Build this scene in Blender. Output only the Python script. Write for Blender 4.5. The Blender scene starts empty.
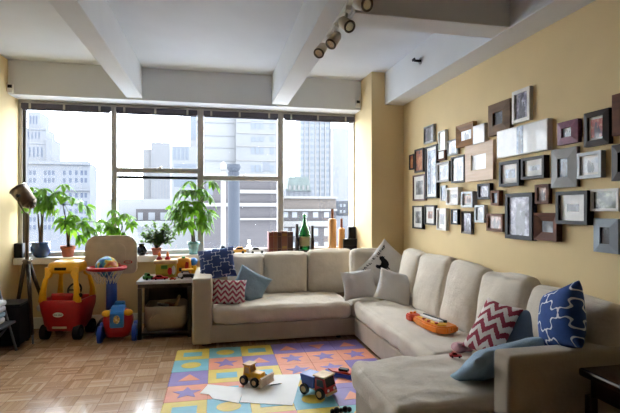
import bpy, bmesh, math, random
from mathutils import Vector, Matrix, noise
R = math.radians
PI = math.pi
scene = bpy.context.scene
COL = scene.collection
random.seed(7)

# ------------------------------------------------------------------ camera model
FPX, YAW, CAMH, HORY = 450.0, R(11.8), 1.4, 208.0
_F = (math.sin(YAW), math.cos(YAW)); _R = (math.cos(YAW), -math.sin(YAW))
def ray(x, y):
    u = (x-310)/FPX; v = -(y-HORY)/FPX
    return (_F[0]+u*_R[0], _F[1]+u*_R[1], v)
def at_z(x, y, z=0.0):
    r = ray(x, y); t = (z-CAMH)/r[2]; return Vector((r[0]*t, r[1]*t, z))
def at_y(x, y, Y):
    r = ray(x, y); t = Y/r[1]; return Vector((r[0]*t, Y, CAMH+r[2]*t))
def at_x(x, y, X):
    r = ray(x, y); t = X/r[0]; return Vector((X, r[1]*t, CAMH+r[2]*t))

# ------------------------------------------------------------------ materials
def lin(h):
    h = h.lstrip('#'); c = [int(h[i:i+2], 16)/255 for i in (0, 2, 4)]
    return tuple((v/12.92 if v <= 0.04045 else ((v+0.055)/1.055)**2.4) for v in c) + (1,)
MATS = {}
class NT:
    def __init__(s, name):
        s.m = bpy.data.materials.new(name); s.m.use_nodes = True
        s.t = s.m.node_tree; s.b = s.t.nodes['Principled BSDF']
    def n(s, kind, **kw):
        nd = s.t.nodes.new(kind)
        for k, v in kw.items(): setattr(nd, k, v)
        return nd
    def l(s, a, b): s.t.links.new(a, b)
    def math(s, op, a, b=None, c=None):
        nd = s.n('ShaderNodeMath', operation=op)
        for i, v in enumerate((a, b, c)):
            if v is None: continue
            if isinstance(v, (int, float)): nd.inputs[i].default_value = v
            else: s.l(v, nd.inputs[i])
        return nd.outputs[0]
    def mix(s, fac, a, b, blend='MIX'):
        nd = s.n('ShaderNodeMix', data_type='RGBA', blend_type=blend)
        for idx, v in ((0, fac), (6, a), (7, b)):
            if isinstance(v, (int, float)): nd.inputs[idx].default_value = v
            elif isinstance(v, tuple): nd.inputs[idx].default_value = v
            else: s.l(v, nd.inputs[idx])
        return nd.outputs[2]
    def coord(s): return s.n('ShaderNodeTexCoord').outputs['Object']
    def noise(s, scale, detail=3, vec=None, rough=.5):
        nd = s.n('ShaderNodeTexNoise'); nd.inputs['Scale'].default_value = scale
        nd.inputs['Detail'].default_value = detail; nd.inputs['Roughness'].default_value = rough
        if vec is not None: s.l(vec, nd.inputs['Vector'])
        return nd.outputs['Fac']
    def ramp(s, fac, stops):
        nd = s.n('ShaderNodeValToRGB'); e = nd.color_ramp.elements
        while len(e) < len(stops): e.new(0.5)
        for i, (p, c) in enumerate(stops): e[i].position = p; e[i].color = c
        s.l(fac, nd.inputs[0]); return nd.outputs[0]
    def bump(s, h, strength=.3, dist=.01):
        nd = s.n('ShaderNodeBump'); nd.inputs['Strength'].default_value = strength
        nd.inputs['Distance'].default_value = dist
        s.l(h, nd.inputs['Height']); s.l(nd.outputs[0], s.b.inputs['Normal'])
    def xyz(s, vec):
        nd = s.n('ShaderNodeSeparateXYZ'); s.l(vec, nd.inputs[0]); return nd.outputs
    def set(s, **kw):
        for k, v in kw.items(): s.b.inputs[k].default_value = v

def mk(name, hexc, rough=.6, metal=0., var=.06, scale=12., bump=0., bscale=60., coat=0., trans=0.):
    if name in MATS: return MATS[name]
    t = NT(name); c = lin(hexc)
    v = t.coord()
    f = t.noise(scale, 3, v)
    lo = tuple(x*(1-var*2) for x in c[:3])+(1,); hi = tuple(min(1, x*(1+var*1.2)) for x in c[:3])+(1,)
    t.l(t.ramp(f, [(.3, lo), (.7, hi)]), t.b.inputs['Base Color'])
    t.set(Roughness=rough, Metallic=metal)
    if coat: t.set(**{'Coat Weight': coat, 'Coat Roughness': .04})
    if trans: t.set(**{'Transmission Weight': trans})
    if bump: t.bump(t.noise(bscale, 4, v), bump, .005)
    MATS[name] = t.m
    return t.m

def mat_floor():
    t = NT('parquet'); v = t.coord(); x, y, z = t.xyz(v)
    B = 0.165
    bx = t.math('DIVIDE', x, B); by = t.math('DIVIDE', y, B)
    ix = t.math('FLOOR', bx); iy = t.math('FLOOR', by)
    fx = t.math('FRACT', bx); fy = t.math('FRACT', by)
    par = t.math('FLOORED_MODULO', t.math('ADD', ix, iy), 2.0)
    sel = t.n('ShaderNodeMix', data_type='FLOAT')
    t.l(par, sel.inputs[0]); t.l(fx, sel.inputs[2]); t.l(fy, sel.inputs[3])
    s = t.math('MULTIPLY', sel.outputs[0], 5.0)
    si = t.math('FLOOR', s); sf = t.math('FRACT', s)
    comb = t.n('ShaderNodeCombineXYZ'); t.l(ix, comb.inputs[0]); t.l(iy, comb.inputs[1]); t.l(si, comb.inputs[2])
    wn = t.n('ShaderNodeTexWhiteNoise', noise_dimensions='3D'); t.l(comb.outputs[0], wn.inputs['Vector'])
    comb2 = t.n('ShaderNodeCombineXYZ'); t.l(ix, comb2.inputs[0]); t.l(iy, comb2.inputs[1])
    wn2 = t.n('ShaderNodeTexWhiteNoise', noise_dimensions='3D'); t.l(comb2.outputs[0], wn2.inputs['Vector'])
    mixv = t.math('ADD', t.math('MULTIPLY', wn.outputs['Value'], .6), t.math('MULTIPLY', wn2.outputs['Value'], .4))
    base = t.ramp(mixv, [(.0, lin('#b08b68')), (.5, lin('#cba887')), (1., lin('#e0c4a6'))])
    g = t.noise(45, 4, v)
    base = t.mix(.25, base, t.ramp(g, [(.3, lin('#8e6a48')), (.7, lin('#d0ac88'))]), 'MULTIPLY')
    # seams
    e1 = t.math('LESS_THAN', t.math('MINIMUM', sf, t.math('SUBTRACT', 1.0, sf)), .045)
    ed = t.math('MINIMUM', t.math('MINIMUM', fx, t.math('SUBTRACT', 1., fx)), t.math('MINIMUM', fy, t.math('SUBTRACT', 1., fy)))
    e2 = t.math('MULTIPLY', t.math('LESS_THAN', ed, .016), .7)
    seam = t.math('MAXIMUM', t.math('MULTIPLY', e1, .45), e2)
    base = t.mix(t.math('MULTIPLY', seam, .6), base, lin('#5a3e28'))
    t.l(base, t.b.inputs['Base Color'])
    rr = t.math('ADD', .10, t.math('MULTIPLY', t.noise(6, 3, v), .2))
    t.l(rr, t.b.inputs['Roughness'])
    t.bump(t.math('SUBTRACT', t.math('MULTIPLY', wn.outputs['Value'], .5), seam), .2, .002)
    t.set(**{'Specular IOR Level': .6, 'Coat Weight': .6, 'Coat Roughness': .1})
    MATS['parquet'] = t.m; return t.m

def mat_fabric(name, hexc, weave=900., wr=.25, big=.04):
    t = NT(name); v = t.coord(); c = lin(hexc)
    f = t.noise(6, 3, v)
    lo = tuple(x*(1-big*2) for x in c[:3])+(1,); hi = tuple(min(1, x*(1+big)) for x in c[:3])+(1,)
    t.l(t.ramp(f, [(.3, lo), (.7, hi)]), t.b.inputs['Base Color'])
    t.set(Roughness=.95); t.b.inputs['Sheen Weight'].default_value = .15
    h = t.math('ADD', t.math('MULTIPLY', t.noise(weave, 1, v), .15), t.noise(18, 4, v))
    t.bump(h, wr, .01)
    MATS[name] = t.m; return t.m

def mat_trellis(name, navy, white, period=.16):
    t = NT(name); v = t.coord(); x, y, z = t.xyz(v)
    k = 1/period
    d1 = t.math('MULTIPLY', t.math('ADD', x, z), k); d2 = t.math('MULTIPLY', t.math('SUBTRACT', x, z), k)
    def wig(a):  # square-ish wave
        s = t.math('SINE', t.math('MULTIPLY', a, 2*PI*2.0))
        return t.math('MULTIPLY', t.math('MULTIPLY', t.math('TANH', t.math('MULTIPLY', s, 1.5)), 1.0), .11)
    u = t.math('FRACT', t.math('ADD', d1, wig(d2))); w = t.math('FRACT', t.math('ADD', d2, wig(d1)))
    a = t.math('ABSOLUTE', t.math('SUBTRACT', u, .5)); b = t.math('ABSOLUTE', t.math('SUBTRACT', w, .5))
    line = t.math('LESS_THAN', t.math('MINIMUM', a, b), .035)
    n = t.noise(30, 3, v)
    base = t.ramp(n, [(.3, lin(navy)), (.75, tuple(min(1, q*1.25) for q in lin(navy)[:3])+(1,))])
    t.l(t.mix(line, base, lin(white)), t.b.inputs['Base Color'])
    t.set(Roughness=.9); t.bump(t.noise(300, 2, v), .2, .004)
    MATS[name] = t.m; return t.m

def mat_chevron(name, red, white, per=.075, amp=.05, wave=.12):
    t = NT(name); v = t.coord(); x, y, z = t.xyz(v)
    tri = t.math('ABSOLUTE', t.math('SUBTRACT', t.math('FRACT', t.math('ADD', t.math('DIVIDE', x, wave), 50.)), .5))
    jag = t.math('MULTIPLY', t.noise(70, 2, v), .022)
    q = t.math('ADD', t.math('ADD', z, t.math('MULTIPLY', tri, amp*2)), jag)
    s = t.math('FRACT', t.math('ADD', t.math('DIVIDE', q, per), 50.))
    m = t.math('LESS_THAN', s, .5)
    t.l(t.mix(m, lin(white), lin(red)), t.b.inputs['Base Color'])
    t.set(Roughness=.9); t.bump(t.noise(250, 2, v), .2, .004)
    MATS[name] = t.m; return t.m

def mat_leaf(name, a, b):
    t = NT(name); v = t.coord()
    c = t.ramp(t.noise(14, 2, v), [(.3, lin(a)), (.7, lin(b))])
    t.l(c, t.b.inputs['Base Color']); t.set(Roughness=.38)
    tr = t.n('ShaderNodeBsdfTranslucent'); t.l(t.mix(.5, c, lin('#8cb82a')), tr.inputs[0])
    mx = t.n('ShaderNodeMixShader'); mx.inputs[0].default_value = .38
    out = t.t.nodes['Material Output']
    t.l(t.b.outputs[0], mx.inputs[1]); t.l(tr.outputs[0], mx.inputs[2]); t.l(mx.outputs[0], out.inputs[0])
    MATS[name] = t.m; return t.m

def mat_pane(name='window_glass', gl=.035):
    t = NT(name)
    tp = t.n('ShaderNodeBsdfTransparent'); gs = t.n('ShaderNodeBsdfGlossy'); gs.inputs['Roughness'].default_value = .02
    mx = t.n('ShaderNodeMixShader'); fr = t.noise(.7, 2, t.coord())
    t.l(t.math('ADD', gl-.02, t.math('MULTIPLY', fr, .02)), mx.inputs[0])
    t.l(tp.outputs[0], mx.inputs[1]); t.l(gs.outputs[0], mx.inputs[2])
    t.l(mx.outputs[0], t.t.nodes['Material Output'].inputs[0])
    MATS[name] = t.m; return t.m

def mat_picture(name, stops, scale=25., seed=0., coat=1., fig=False):
    t = NT(name); v = t.coord()
    mp = t.n('ShaderNodeMapping'); mp.inputs['Location'].default_value = (seed, seed*1.7, seed*.3)
    t.l(v, mp.inputs[0])
    f = t.noise(scale, 4, mp.outputs[0], .6)
    n = len(stops)
    base = t.ramp(f, [(.32+.36*i/(n-1), lin(c)) for i, c in enumerate(stops)])
    if fig:   # two softly outlined dark figures standing in the picture
        g = t.n('ShaderNodeTexCoord').outputs['Generated']; gx, gy, gz = t.xyz(g)
        wob = t.math('MULTIPLY', t.math('SUBTRACT', f, .5), .35)
        ms = None
        for cx, cz, rx, rz in ((.44, .34, .15, .42), (.44, .74, .075, .10), (.66, .26, .11, .30), (.66, .56, .06, .08)):
            d = t.math('ADD', t.math('POWER', t.math('DIVIDE', t.math('SUBTRACT', t.math('ADD', gx, wob), cx), rx), 2.0), t.math('POWER', t.math('DIVIDE', t.math('SUBTRACT', gz, cz), rz), 2.0))
            m = t.math('LESS_THAN', d, 1.0); ms = m if ms is None else t.math('MAXIMUM', ms, m)
        dk = tuple(v*.35 for v in lin(stops[0])[:3])+(1,)
        base = t.mix(t.math('MULTIPLY', ms, .8), base, dk)
    t.l(base, t.b.inputs['Base Color'])
    t.set(Roughness=.5); t.set(**{'Coat Weight': coat*.35, 'Coat Roughness': .03})
    MATS[name] = t.m; return t.m

def mat_wood(name, a, b, rough=.45, axis=2, scale=18):
    t = NT(name); v = t.coord()
    mp = t.n('ShaderNodeMapping'); sc = [scale]*3; sc[axis] = scale*.12; mp.inputs['Scale'].default_value = sc
    t.l(v, mp.inputs[0])
    f = t.noise(1.0, 5, mp.outputs[0], .6)
    t.l(t.ramp(f, [(.3, lin(a)), (.7, lin(b))]), t.b.inputs['Base Color']); t.set(Roughness=rough)
    t.bump(f, .1, .003)
    MATS[name] = t.m; return t.m

def mat_brick(name, a, b, mortar, sx, sy):
    t = NT(name); v = t.coord(); x, y, z = t.xyz(v)
    cb = t.n('ShaderNodeCombineXYZ'); t.l(x, cb.inputs[0]); t.l(z, cb.inputs[1])
    br = t.n('ShaderNodeTexBrick'); t.l(cb.outputs[0], br.inputs[0])
    br.inputs['Color1'].default_value = lin(a); br.inputs['Color2'].default_value = lin(b); br.inputs['Mortar'].default_value = lin(mortar)
    br.inputs['Scale'].default_value = 1.0; br.inputs['Brick Width'].default_value = sx; br.inputs['Row Height'].default_value = sy
    br.inputs['Mortar Size'].default_value = .05*sy
    t.l(br.outputs[0], t.b.inputs['Base Color']); t.set(Roughness=.9)
    MATS[name] = t.m; return t.m

def M(n): return MATS[n]

# ------------------------------------------------------------------ mesh helpers
def link(o): COL.objects.link(o); return o
def obj(name, bm, mat, parent=None, smooth=False, kind=None, loc=None):
    me = bpy.data.meshes.new(name)
    bmesh.ops.recalc_face_normals(bm, faces=bm.faces[:])
    bm.to_mesh(me); bm.free()
    for m in (mat if isinstance(mat, (list, tuple)) else [mat]): me.materials.append(m)
    if smooth:
        for p in me.polygons: p.use_smooth = True
    o = bpy.data.objects.new(name, me); link(o)
    if parent: o.parent = parent
    if kind: o['kind'] = kind
    if loc is not None: o.location = loc
    return o
def thing(name, label, cat, loc=(0, 0, 0), rz=0., group=None, mat4=None):
    o = bpy.data.objects.new(name, None); o.empty_display_size = .05; link(o)
    o.location = loc; o.rotation_euler = (0, 0, rz)
    if mat4 is not None: o.matrix_world = mat4
    return tag(o, label, cat, group)
def tag(o, label=None, cat=None, group=None, kind=None):
    if label: o['label'] = label
    if cat: o['category'] = cat
    if group: o['group'] = group
    if kind: o['kind'] = kind
    return o
def struct(name, bm, mat, smooth=False, parent=None):
    o = obj(name, bm, mat, parent, smooth)
    if not parent: o['kind'] = 'structure'
    return o
def NB(): return bmesh.new()
def box(bm, x0, x1, y0, y1, z0, z1, bev=0., seg=2, rot=None):
    r = bmesh.ops.create_cube(bm, size=1.0); vs = r['verts']
    for v in vs:
        v.co = Vector(((x0+x1)/2+v.co.x*(x1-x0), (y0+y1)/2+v.co.y*(y1-y0), (z0+z1)/2+v.co.z*(z1-z0)))
    if bev:
        es = list({e for v in vs for e in v.link_edges})
        rr = bmesh.ops.bevel(bm, geom=es, offset=bev, segments=seg, profile=.5, affect='EDGES')
        vs = list({v for f in rr['faces'] for v in f.verts} | {v for v in vs if v.is_valid})
    if rot is not None:
        bmesh.ops.transform(bm, matrix=rot, verts=[v for v in vs if v.is_valid])
    return bm
def bx(x0, x1, y0, y1, z0, z1, bev=0., seg=2): return box(NB(), x0, x1, y0, y1, z0, z1, bev, seg)
def cyl(bm, p, q, r0, r1=None, seg=16, caps=True):
    p = Vector(p); q = Vector(q); r1 = r0 if r1 is None else r1
    d = (q-p); L = d.length; rotm = d.to_track_quat('Z', 'Y').to_matrix().to_4x4()
    bmesh.ops.create_cone(bm, cap_ends=caps, segments=seg, radius1=r0, radius2=r1, depth=L, matrix=Matrix.Translation((p+q)/2) @ rotm)
    return bm
def tube(bm, pts, r, seg=8):
    pts = [Vector(p) for p in pts]; rings = []
    for i, p in enumerate(pts):
        d = (pts[min(i+1, len(pts)-1)]-pts[max(i-1, 0)]).normalized()
        up = Vector((0, 0, 1)) if abs(d.z) < .9 else Vector((1, 0, 0))
        a = d.cross(up).normalized(); b = a.cross(d)
        rr = r[i] if isinstance(r, (list, tuple)) else r
        rings.append([bm.verts.new(p+a*math.cos(2*PI*k/seg)*rr+b*math.sin(2*PI*k/seg)*rr) for k in range(seg)])
    for i in range(len(rings)-1):
        for k in range(seg):
            bm.faces.new((rings[i][k], rings[i][(k+1) % seg], rings[i+1][(k+1) % seg], rings[i+1][k]))
    bm.faces.new(rings[0]); bm.faces.new(rings[-1]); return bm
def lathe(bm, prof, c=(0, 0, 0), seg=28, cap=True):
    c = Vector(c); rings = []
    for r, z in prof:
        rings.append([bm.verts.new(c+Vector((r*math.cos(2*PI*k/seg), r*math.sin(2*PI*k/seg), z))) for k in range(seg)])
    for i in range(len(rings)-1):
        for k in range(seg):
            bm.faces.new((rings[i][k], rings[i][(k+1) % seg], rings[i+1][(k+1) % seg], rings[i+1][k]))
    if cap:
        bm.faces.new(rings[0]); bm.faces.new(rings[-1])
    return bm
def prism(bm, pts, axis, a, b):
    """extrude 2D polygon pts along axis ('x','y','z') from a to b"""
    def mkv(p, h):
        return {'x': (h, p[0], p[1]), 'y': (p[0], h, p[1]), 'z': (p[0], p[1], h)}[axis]
    lo = [bm.verts.new(mkv(p, a)) for p in pts]; hi = [bm.verts.new(mkv(p, b)) for p in pts]
    n = len(pts)
    for i in range(n): bm.faces.new((lo[i], lo[(i+1) % n], hi[(i+1) % n], hi[i]))
    bm.faces.new(lo); bm.faces.new(hi); return bm
def sphere(bm, c, r, sc=(1, 1, 1), u=20, v=12):
    m = Matrix.Translation(c) @ Matrix.Diagonal((sc[0], sc[1], sc[2], 1))
    bmesh.ops.create_uvsphere(bm, u_segments=u, v_segments=v, radius=r, matrix=m); return bm
def torus(bm, c, Rr, r, axis='z', su=28, sv=8, sc=(1, 1)):
    pts = []
    c = Vector(c); rings = []
    for i in range(su):
        a = 2*PI*i/su
        ring = []
        for k in range(sv):
            b = 2*PI*k/sv; rad = Rr+r*math.cos(b)
            p = Vector((rad*math.cos(a)*sc[0], rad*math.sin(a)*sc[1], r*math.sin(b)))
            if axis == 'y': p = Vector((p.x, p.z, p.y))
            if axis == 'x': p = Vector((p.z, p.x, p.y))
            ring.append(bm.verts.new(c+p))
        rings.append(ring)
    for i in range(su):
        for k in range(sv):
            bm.faces.new((rings[i][k], rings[(i+1) % su][k], rings[(i+1) % su][(k+1) % sv], rings[i][(k+1) % sv]))
    return bm
def soft_box(c, s, r=.05, cuts=14, bulge=(0, 0, 0), wr=0., wscale=6., seed=0., rot=None):
    """cushion: rounded box with bulging faces and wrinkles"""
    bm = NB(); bmesh.ops.create_cube(bm, size=2.0)
    bmesh.ops.subdivide_edges(bm, edges=bm.edges[:], cuts=cuts, use_grid_fill=True)
    h = Vector(s)/2
    for v in bm.verts:
        n = [math.copysign(1-(1-min(1, abs(t)))**1.6, t) for t in v.co]
        p = Vector((n[0]*h.x, n[1]*h.y, n[2]*h.z))
        q = Vector([max(-(h[i]-r), min(h[i]-r, p[i])) for i in range(3)])
        d = p-q
        if d.length > 1e-9: p = q+d.normalized()*r
        g = [max(0., 1-t*t) for t in n]
        p.x += math.copysign(bulge[0]*g[1]*g[2], n[0])*abs(n[0])
        p.y += math.copysign(bulge[1]*g[0]*g[2], n[1])*abs(n[1])
        p.z += math.copysign(bulge[2]*g[0]*g[1], n[2])*abs(n[2])
        if wr:
            w = noise.noise(p*wscale+Vector((seed*3.1, seed*1.7, seed))) + .5*noise.noise(p*wscale*2.3+Vector((seed, 5, seed)))
            p += (d.normalized() if d.length > 1e-9 else Vector((0, 0, 1)))*w*wr
        v.co = p
    T = Matrix.Translation(c) @ (rot.to_4x4() if rot is not None else Matrix.Identity(4))
    bmesh.ops.transform(bm, matrix=T, verts=bm.verts[:])
    return bm
def pillow_h(u, v, t): return t/2*(max(0., 1-u*u)*max(0., 1-v*v))**.42
def pillow_bm(w, h, t, n=26, seed=1., wr=.008, k=.09):
    bm = NB(); grids = []
    for side in (-1, 1):
        g = []
        for i in range(n+1):
            row = []
            for j in range(n+1):
                u = math.sin(PI/2*(2*i/n-1)); v = math.sin(PI/2*(2*j/n-1))
                X = u*w/2*(1-k*(1-v*v)*abs(u)); Z = v*h/2*(1-k*(1-u*u)*abs(v))
                d = pillow_h(u, v, t)
                d += wr*noise.noise(Vector((X*9+seed, Z*9, side*3+seed)))*min(1, d/(t*.15+1e-6))
                if side == 1 and (i in (0, n) or j in (0, n)): row.append(grids[0][i][j])
                else: row.append(bm.verts.new((X, side*d, Z)))
            g.append(row)
        grids.append(g)
        for i in range(n):
            for j in range(n):
                bm.faces.new((g[i][j], g[i+1][j], g[i+1][j+1], g[i][j+1]))
    return bm
def PM(loc, yaw=0, lean=0, roll=0):
    return Matrix.Translation(loc) @ Matrix.Rotation(R(yaw), 4, 'Z') @ Matrix.Rotation(R(lean), 4, 'X') @ Matrix.Rotation(R(roll), 4, 'Y')
def pillow(label, mat, loc, w, h, t, yaw=0, lean=0, roll=0, seed=1., group=None, name='throw_pillow', wr=.006):
    o = obj(name, pillow_bm(w, h, t, seed=seed, wr=wr), mat, None, True)
    o.matrix_world = PM(loc, yaw, lean, roll)
    return tag(o, label, 'pillow', group)
def text_mesh(name, s, size, mat, parent, loc, rot, depth=.002, align='CENTER'):
    cu = bpy.data.curves.new(name, 'FONT'); cu.body = s; cu.size = size; cu.extrude = depth; cu.align_x = align; cu.align_y = 'CENTER'
    tmp = bpy.data.objects.new('tmp', cu)
    me = bpy.data.meshes.new_from_object(tmp)
    bpy.data.objects.remove(tmp); me.name = name
    me.materials.append(mat)
    o = bpy.data.objects.new(name, me); link(o); o.parent = parent; o.location = loc; o.rotation_euler = rot
    return o

# ------------------------------------------------------------------ palette
mat_floor()
mk('wall_paint', '#e2cb9b', .85, var=.02, scale=3, bump=.05, bscale=200)
mk('absorbing_paint', '#5d5044', .8, var=.02, scale=3); mk('white_paint', '#dcdfe2', .8, var=.015, scale=3)
mk('ceiling_paint', '#dadee4', .9, var=.015, scale=3)
mk('trim_white', '#e2ded4', .5, var=.02)
mk('sill_white', '#e9e8e4', .35, var=.02)
mk('window_metal', '#b9b5b0', .45, .1, var=.05)
mk('window_metal_dark', '#3a393a', .5, .3)
mk('blind_dark', '#4a4654', .6)
mk('metal_bracket', '#b9b4ac', .35, .8)
mat_pane()
mat_fabric('sofa_linen_shaded', '#b0a38f', wr=.28)  # darker linen for base and arms, shade put into the colour
mat_fabric('sofa_linen_lit', '#cfc4b3', wr=.6)  # lighter copy for cushions, light on the seats put into the colour
mat_fabric('grey_linen', '#cbc7c3', wr=.9)
mat_fabric('bluegrey_linen', '#7f95a3', wr=.9)
mat_fabric('denim_linen', '#87a2b7', wr=1.0)
mat_fabric('slate_linen', '#4d5a6b', wr=.4)
mat_fabric('rooster_linen', '#cdc8c2', wr=.3)
mat_fabric('basket_fabric', '#b5a58e', wr=.5)
mat_fabric('pink_cloth', '#cf9ea3', wr=.5)
mat_fabric('cloth_white', '#c4c6cc', wr=.5)
mat_trellis('trellis', '#24386a', '#b4bcd0', .175)
mat_trellis('trellis_wide', '#22437f', '#d3d8e2', .2)
mat_chevron('chevron', '#a4405a', '#dcd2cf', .058, .045, .078)
mat_chevron('ikat', '#8f2c3e', '#d9cdc8', .085, .06, .1)
mk('black_plastic', '#15161a', .4); mk('black_matte', '#101012', .8); mk('black_rubber', '#18181a', .7)
mk('red_plastic', '#b5121b', .32); mk('yellow_plastic', '#eeb012', .35); mk('blue_plastic', '#1b46a8', .35)
mk('sky_plastic', '#2f7fd0', .35); mk('beige_plastic', '#c4b7a4', .5); mk('orange_plastic', '#ea8420', .35)
mk('amber_plastic', '#f0a01e', .4); mk('green_plastic', '#3f8f2f', .4); mk('white_plastic', '#e6e4df', .4); mk('red_orange', '#d8482a', .35)
mk('olive_yellow', '#b5a63c', .5); mk('chrome', '#c9c9cb', .2, 1.); mk('bronze_metal', '#655a50', .3, .9); mk('dark_metal', '#3b3c42', .4, .6)
mk('grey_metal', '#6b6d74', .35, .7)
mat_wood('dark_wood', '#241812', '#3a271b'); mat_wood('shelf_wood', '#2a231d', '#443a30', .5)
mat_wood('table_top_dark', '#1c100c', '#2c1a13', .2, 1); mat_wood('toy_wood', '#b98f58', '#d9b680', .5)
mat_wood('bottle_wood', '#a8713c', '#d2a065', .45); mat_wood('red_brown_wood', '#6b3620', '#8c4c2d', .5)
mk('table_white', '#dedde0', .3)
mk('glazed_blue', '#2b4a82', .18, coat=.6); mk('terracotta', '#a35a41', .8, var=.1); mk('glazed_teal', '#6f9c98', .25, coat=.4)
mk('soil', '#2b2018', .95, bump=.4)
mk('bark', '#5c4a37', .8, bump=.3); mk('stem_green', '#5d7a3a', .6)
mat_leaf('leaf_money', '#2c5e17', '#63982c'); mat_leaf('leaf_dark', '#2f4a2a', '#5e7a52')
mk('bottle_green', '#1c7a35', .08, coat=.8, trans=.35); mk('bottle_label', '#cbb98c', .6)
mk('clear_glass', '#ffffff', .03, trans=1., var=0)
mk('paper_white', '#eeedea', .7, var=.01); mk('ink', '#2a2a30', .8)
mk('foam_yellow', '#dcc04a', .5, var=.04, bump=.15, bscale=400); mk('foam_blue', '#6fb3c2', .5, var=.04, bump=.15, bscale=400)
mk('foam_purple', '#806cac', .5, var=.04, bump=.15, bscale=400); mk('foam_orange', '#e08d6a', .5, var=.04, bump=.15, bscale=400)
mk('book_maroon', '#6b2f24', .5); mk('book_brown', '#74442c', .5); mk('book_dark', '#43231c', .5); mk('gold', '#8f6f34', .5, .4); mk('page_cream', '#d8cbb0', .8)
mk('taxi_yellow', '#d99a1c', .3, coat=.5); mk('car_white', '#dcdcdc', .3, coat=.5); mk('car_silver', '#9fb1bc', .3, .4, coat=.5)
mk('net_white', '#cfcac2', .9); mk('toy_glass', '#101820', .1)

# ------------------------------------------------------------------ room shell
XL, XR, YW, YN = -2.225, 2.215, 5.80, -7.0
ZC, ZH = 3.02, 2.645
COLX, COLY = 1.81, 5.085
SZ = .835                                       # sill top
struct('floor', bx(-6.1, XR+.1, YN-.1, YW+.35, -.12, 0), M('parquet'))
struct('ceiling', bx(-6.1, XR+.1, YN-.1, YW+.35, ZC, ZC+.15), M('ceiling_paint'))
struct('wall_left', bx(XL-.12, XL, 3.4, YW+.1, 0, ZC), M('wall_paint'))
struct('wall_hall_added', bx(-6.0, XL-.12, 3.4, 3.52, 0, ZC), M('absorbing_paint'))  # unseen wall, added and kept dark so the space absorbs light
struct('wall_outer_added', bx(-6.12, -6.0, YN, 3.52, 0, ZC), M('absorbing_paint'))  # unseen outer end of the added light-absorbing space
struct('wall_right', bx(XR, XR+.12, YN, YW+.1, 0, ZC), M('wall_paint'))
struct('wall_near', bx(-6.12, XR+.12, YN-.12, YN, 0, ZC), M('absorbing_paint'))  # unseen, coloured dark to cut the fill light from behind
struct('wall_far', bx(XL, COLX, YW-.03, YW+.22, 0, SZ-.07), M('wall_paint'))
struct('trim_1', bx(COLX, XR, COLY, YW+.22, 0, ZC), M('wall_paint'))            # column
struct('trim_2', bx(XL, COLX, 5.48, YW+.22, ZH, ZC, .006), M('white_paint'))      # header over the windows
struct('trim_3', bx(-1.005, -.83, YN, 5.48, ZH+.022, ZC, .006), M('white_paint'))   # ceiling beam
struct('trim_4', bx(.67, .865, YN, 5.48, ZH+.022, ZC, .006), M('white_paint'))      # ceiling beam
struct('trim_5', bx(1.975, XR, YN, COLY, ZH-.01, ZC, .006), M('white_paint'))          # soffit on the right wall
struct('trim_6', bx(.865, 1.975, 2.74, 2.95, ZH-.005, ZC, .006), M('white_paint'))     # cross beam
struct('trim_7', bx(XL, COLX, 5.60, YW-.0, SZ-.075, SZ, .008), M('sill_white'))  # sill
bb = NB(); box(bb, XL, -.2, YW-.052, YW-.03, 0, .13, .006); struct('baseboard_far', bb, M('trim_white'))
bb = NB(); box(bb, XL, XL+.02, 3.42, YW-.052, 0, .13, .006); struct('baseboard_left', bb, M('trim_white'))
bb = NB(); box(bb, XR-.02, XR, -6.9, 1.2, 0, .13, .006); struct('baseboard_right', bb, M('trim_white'))

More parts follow.
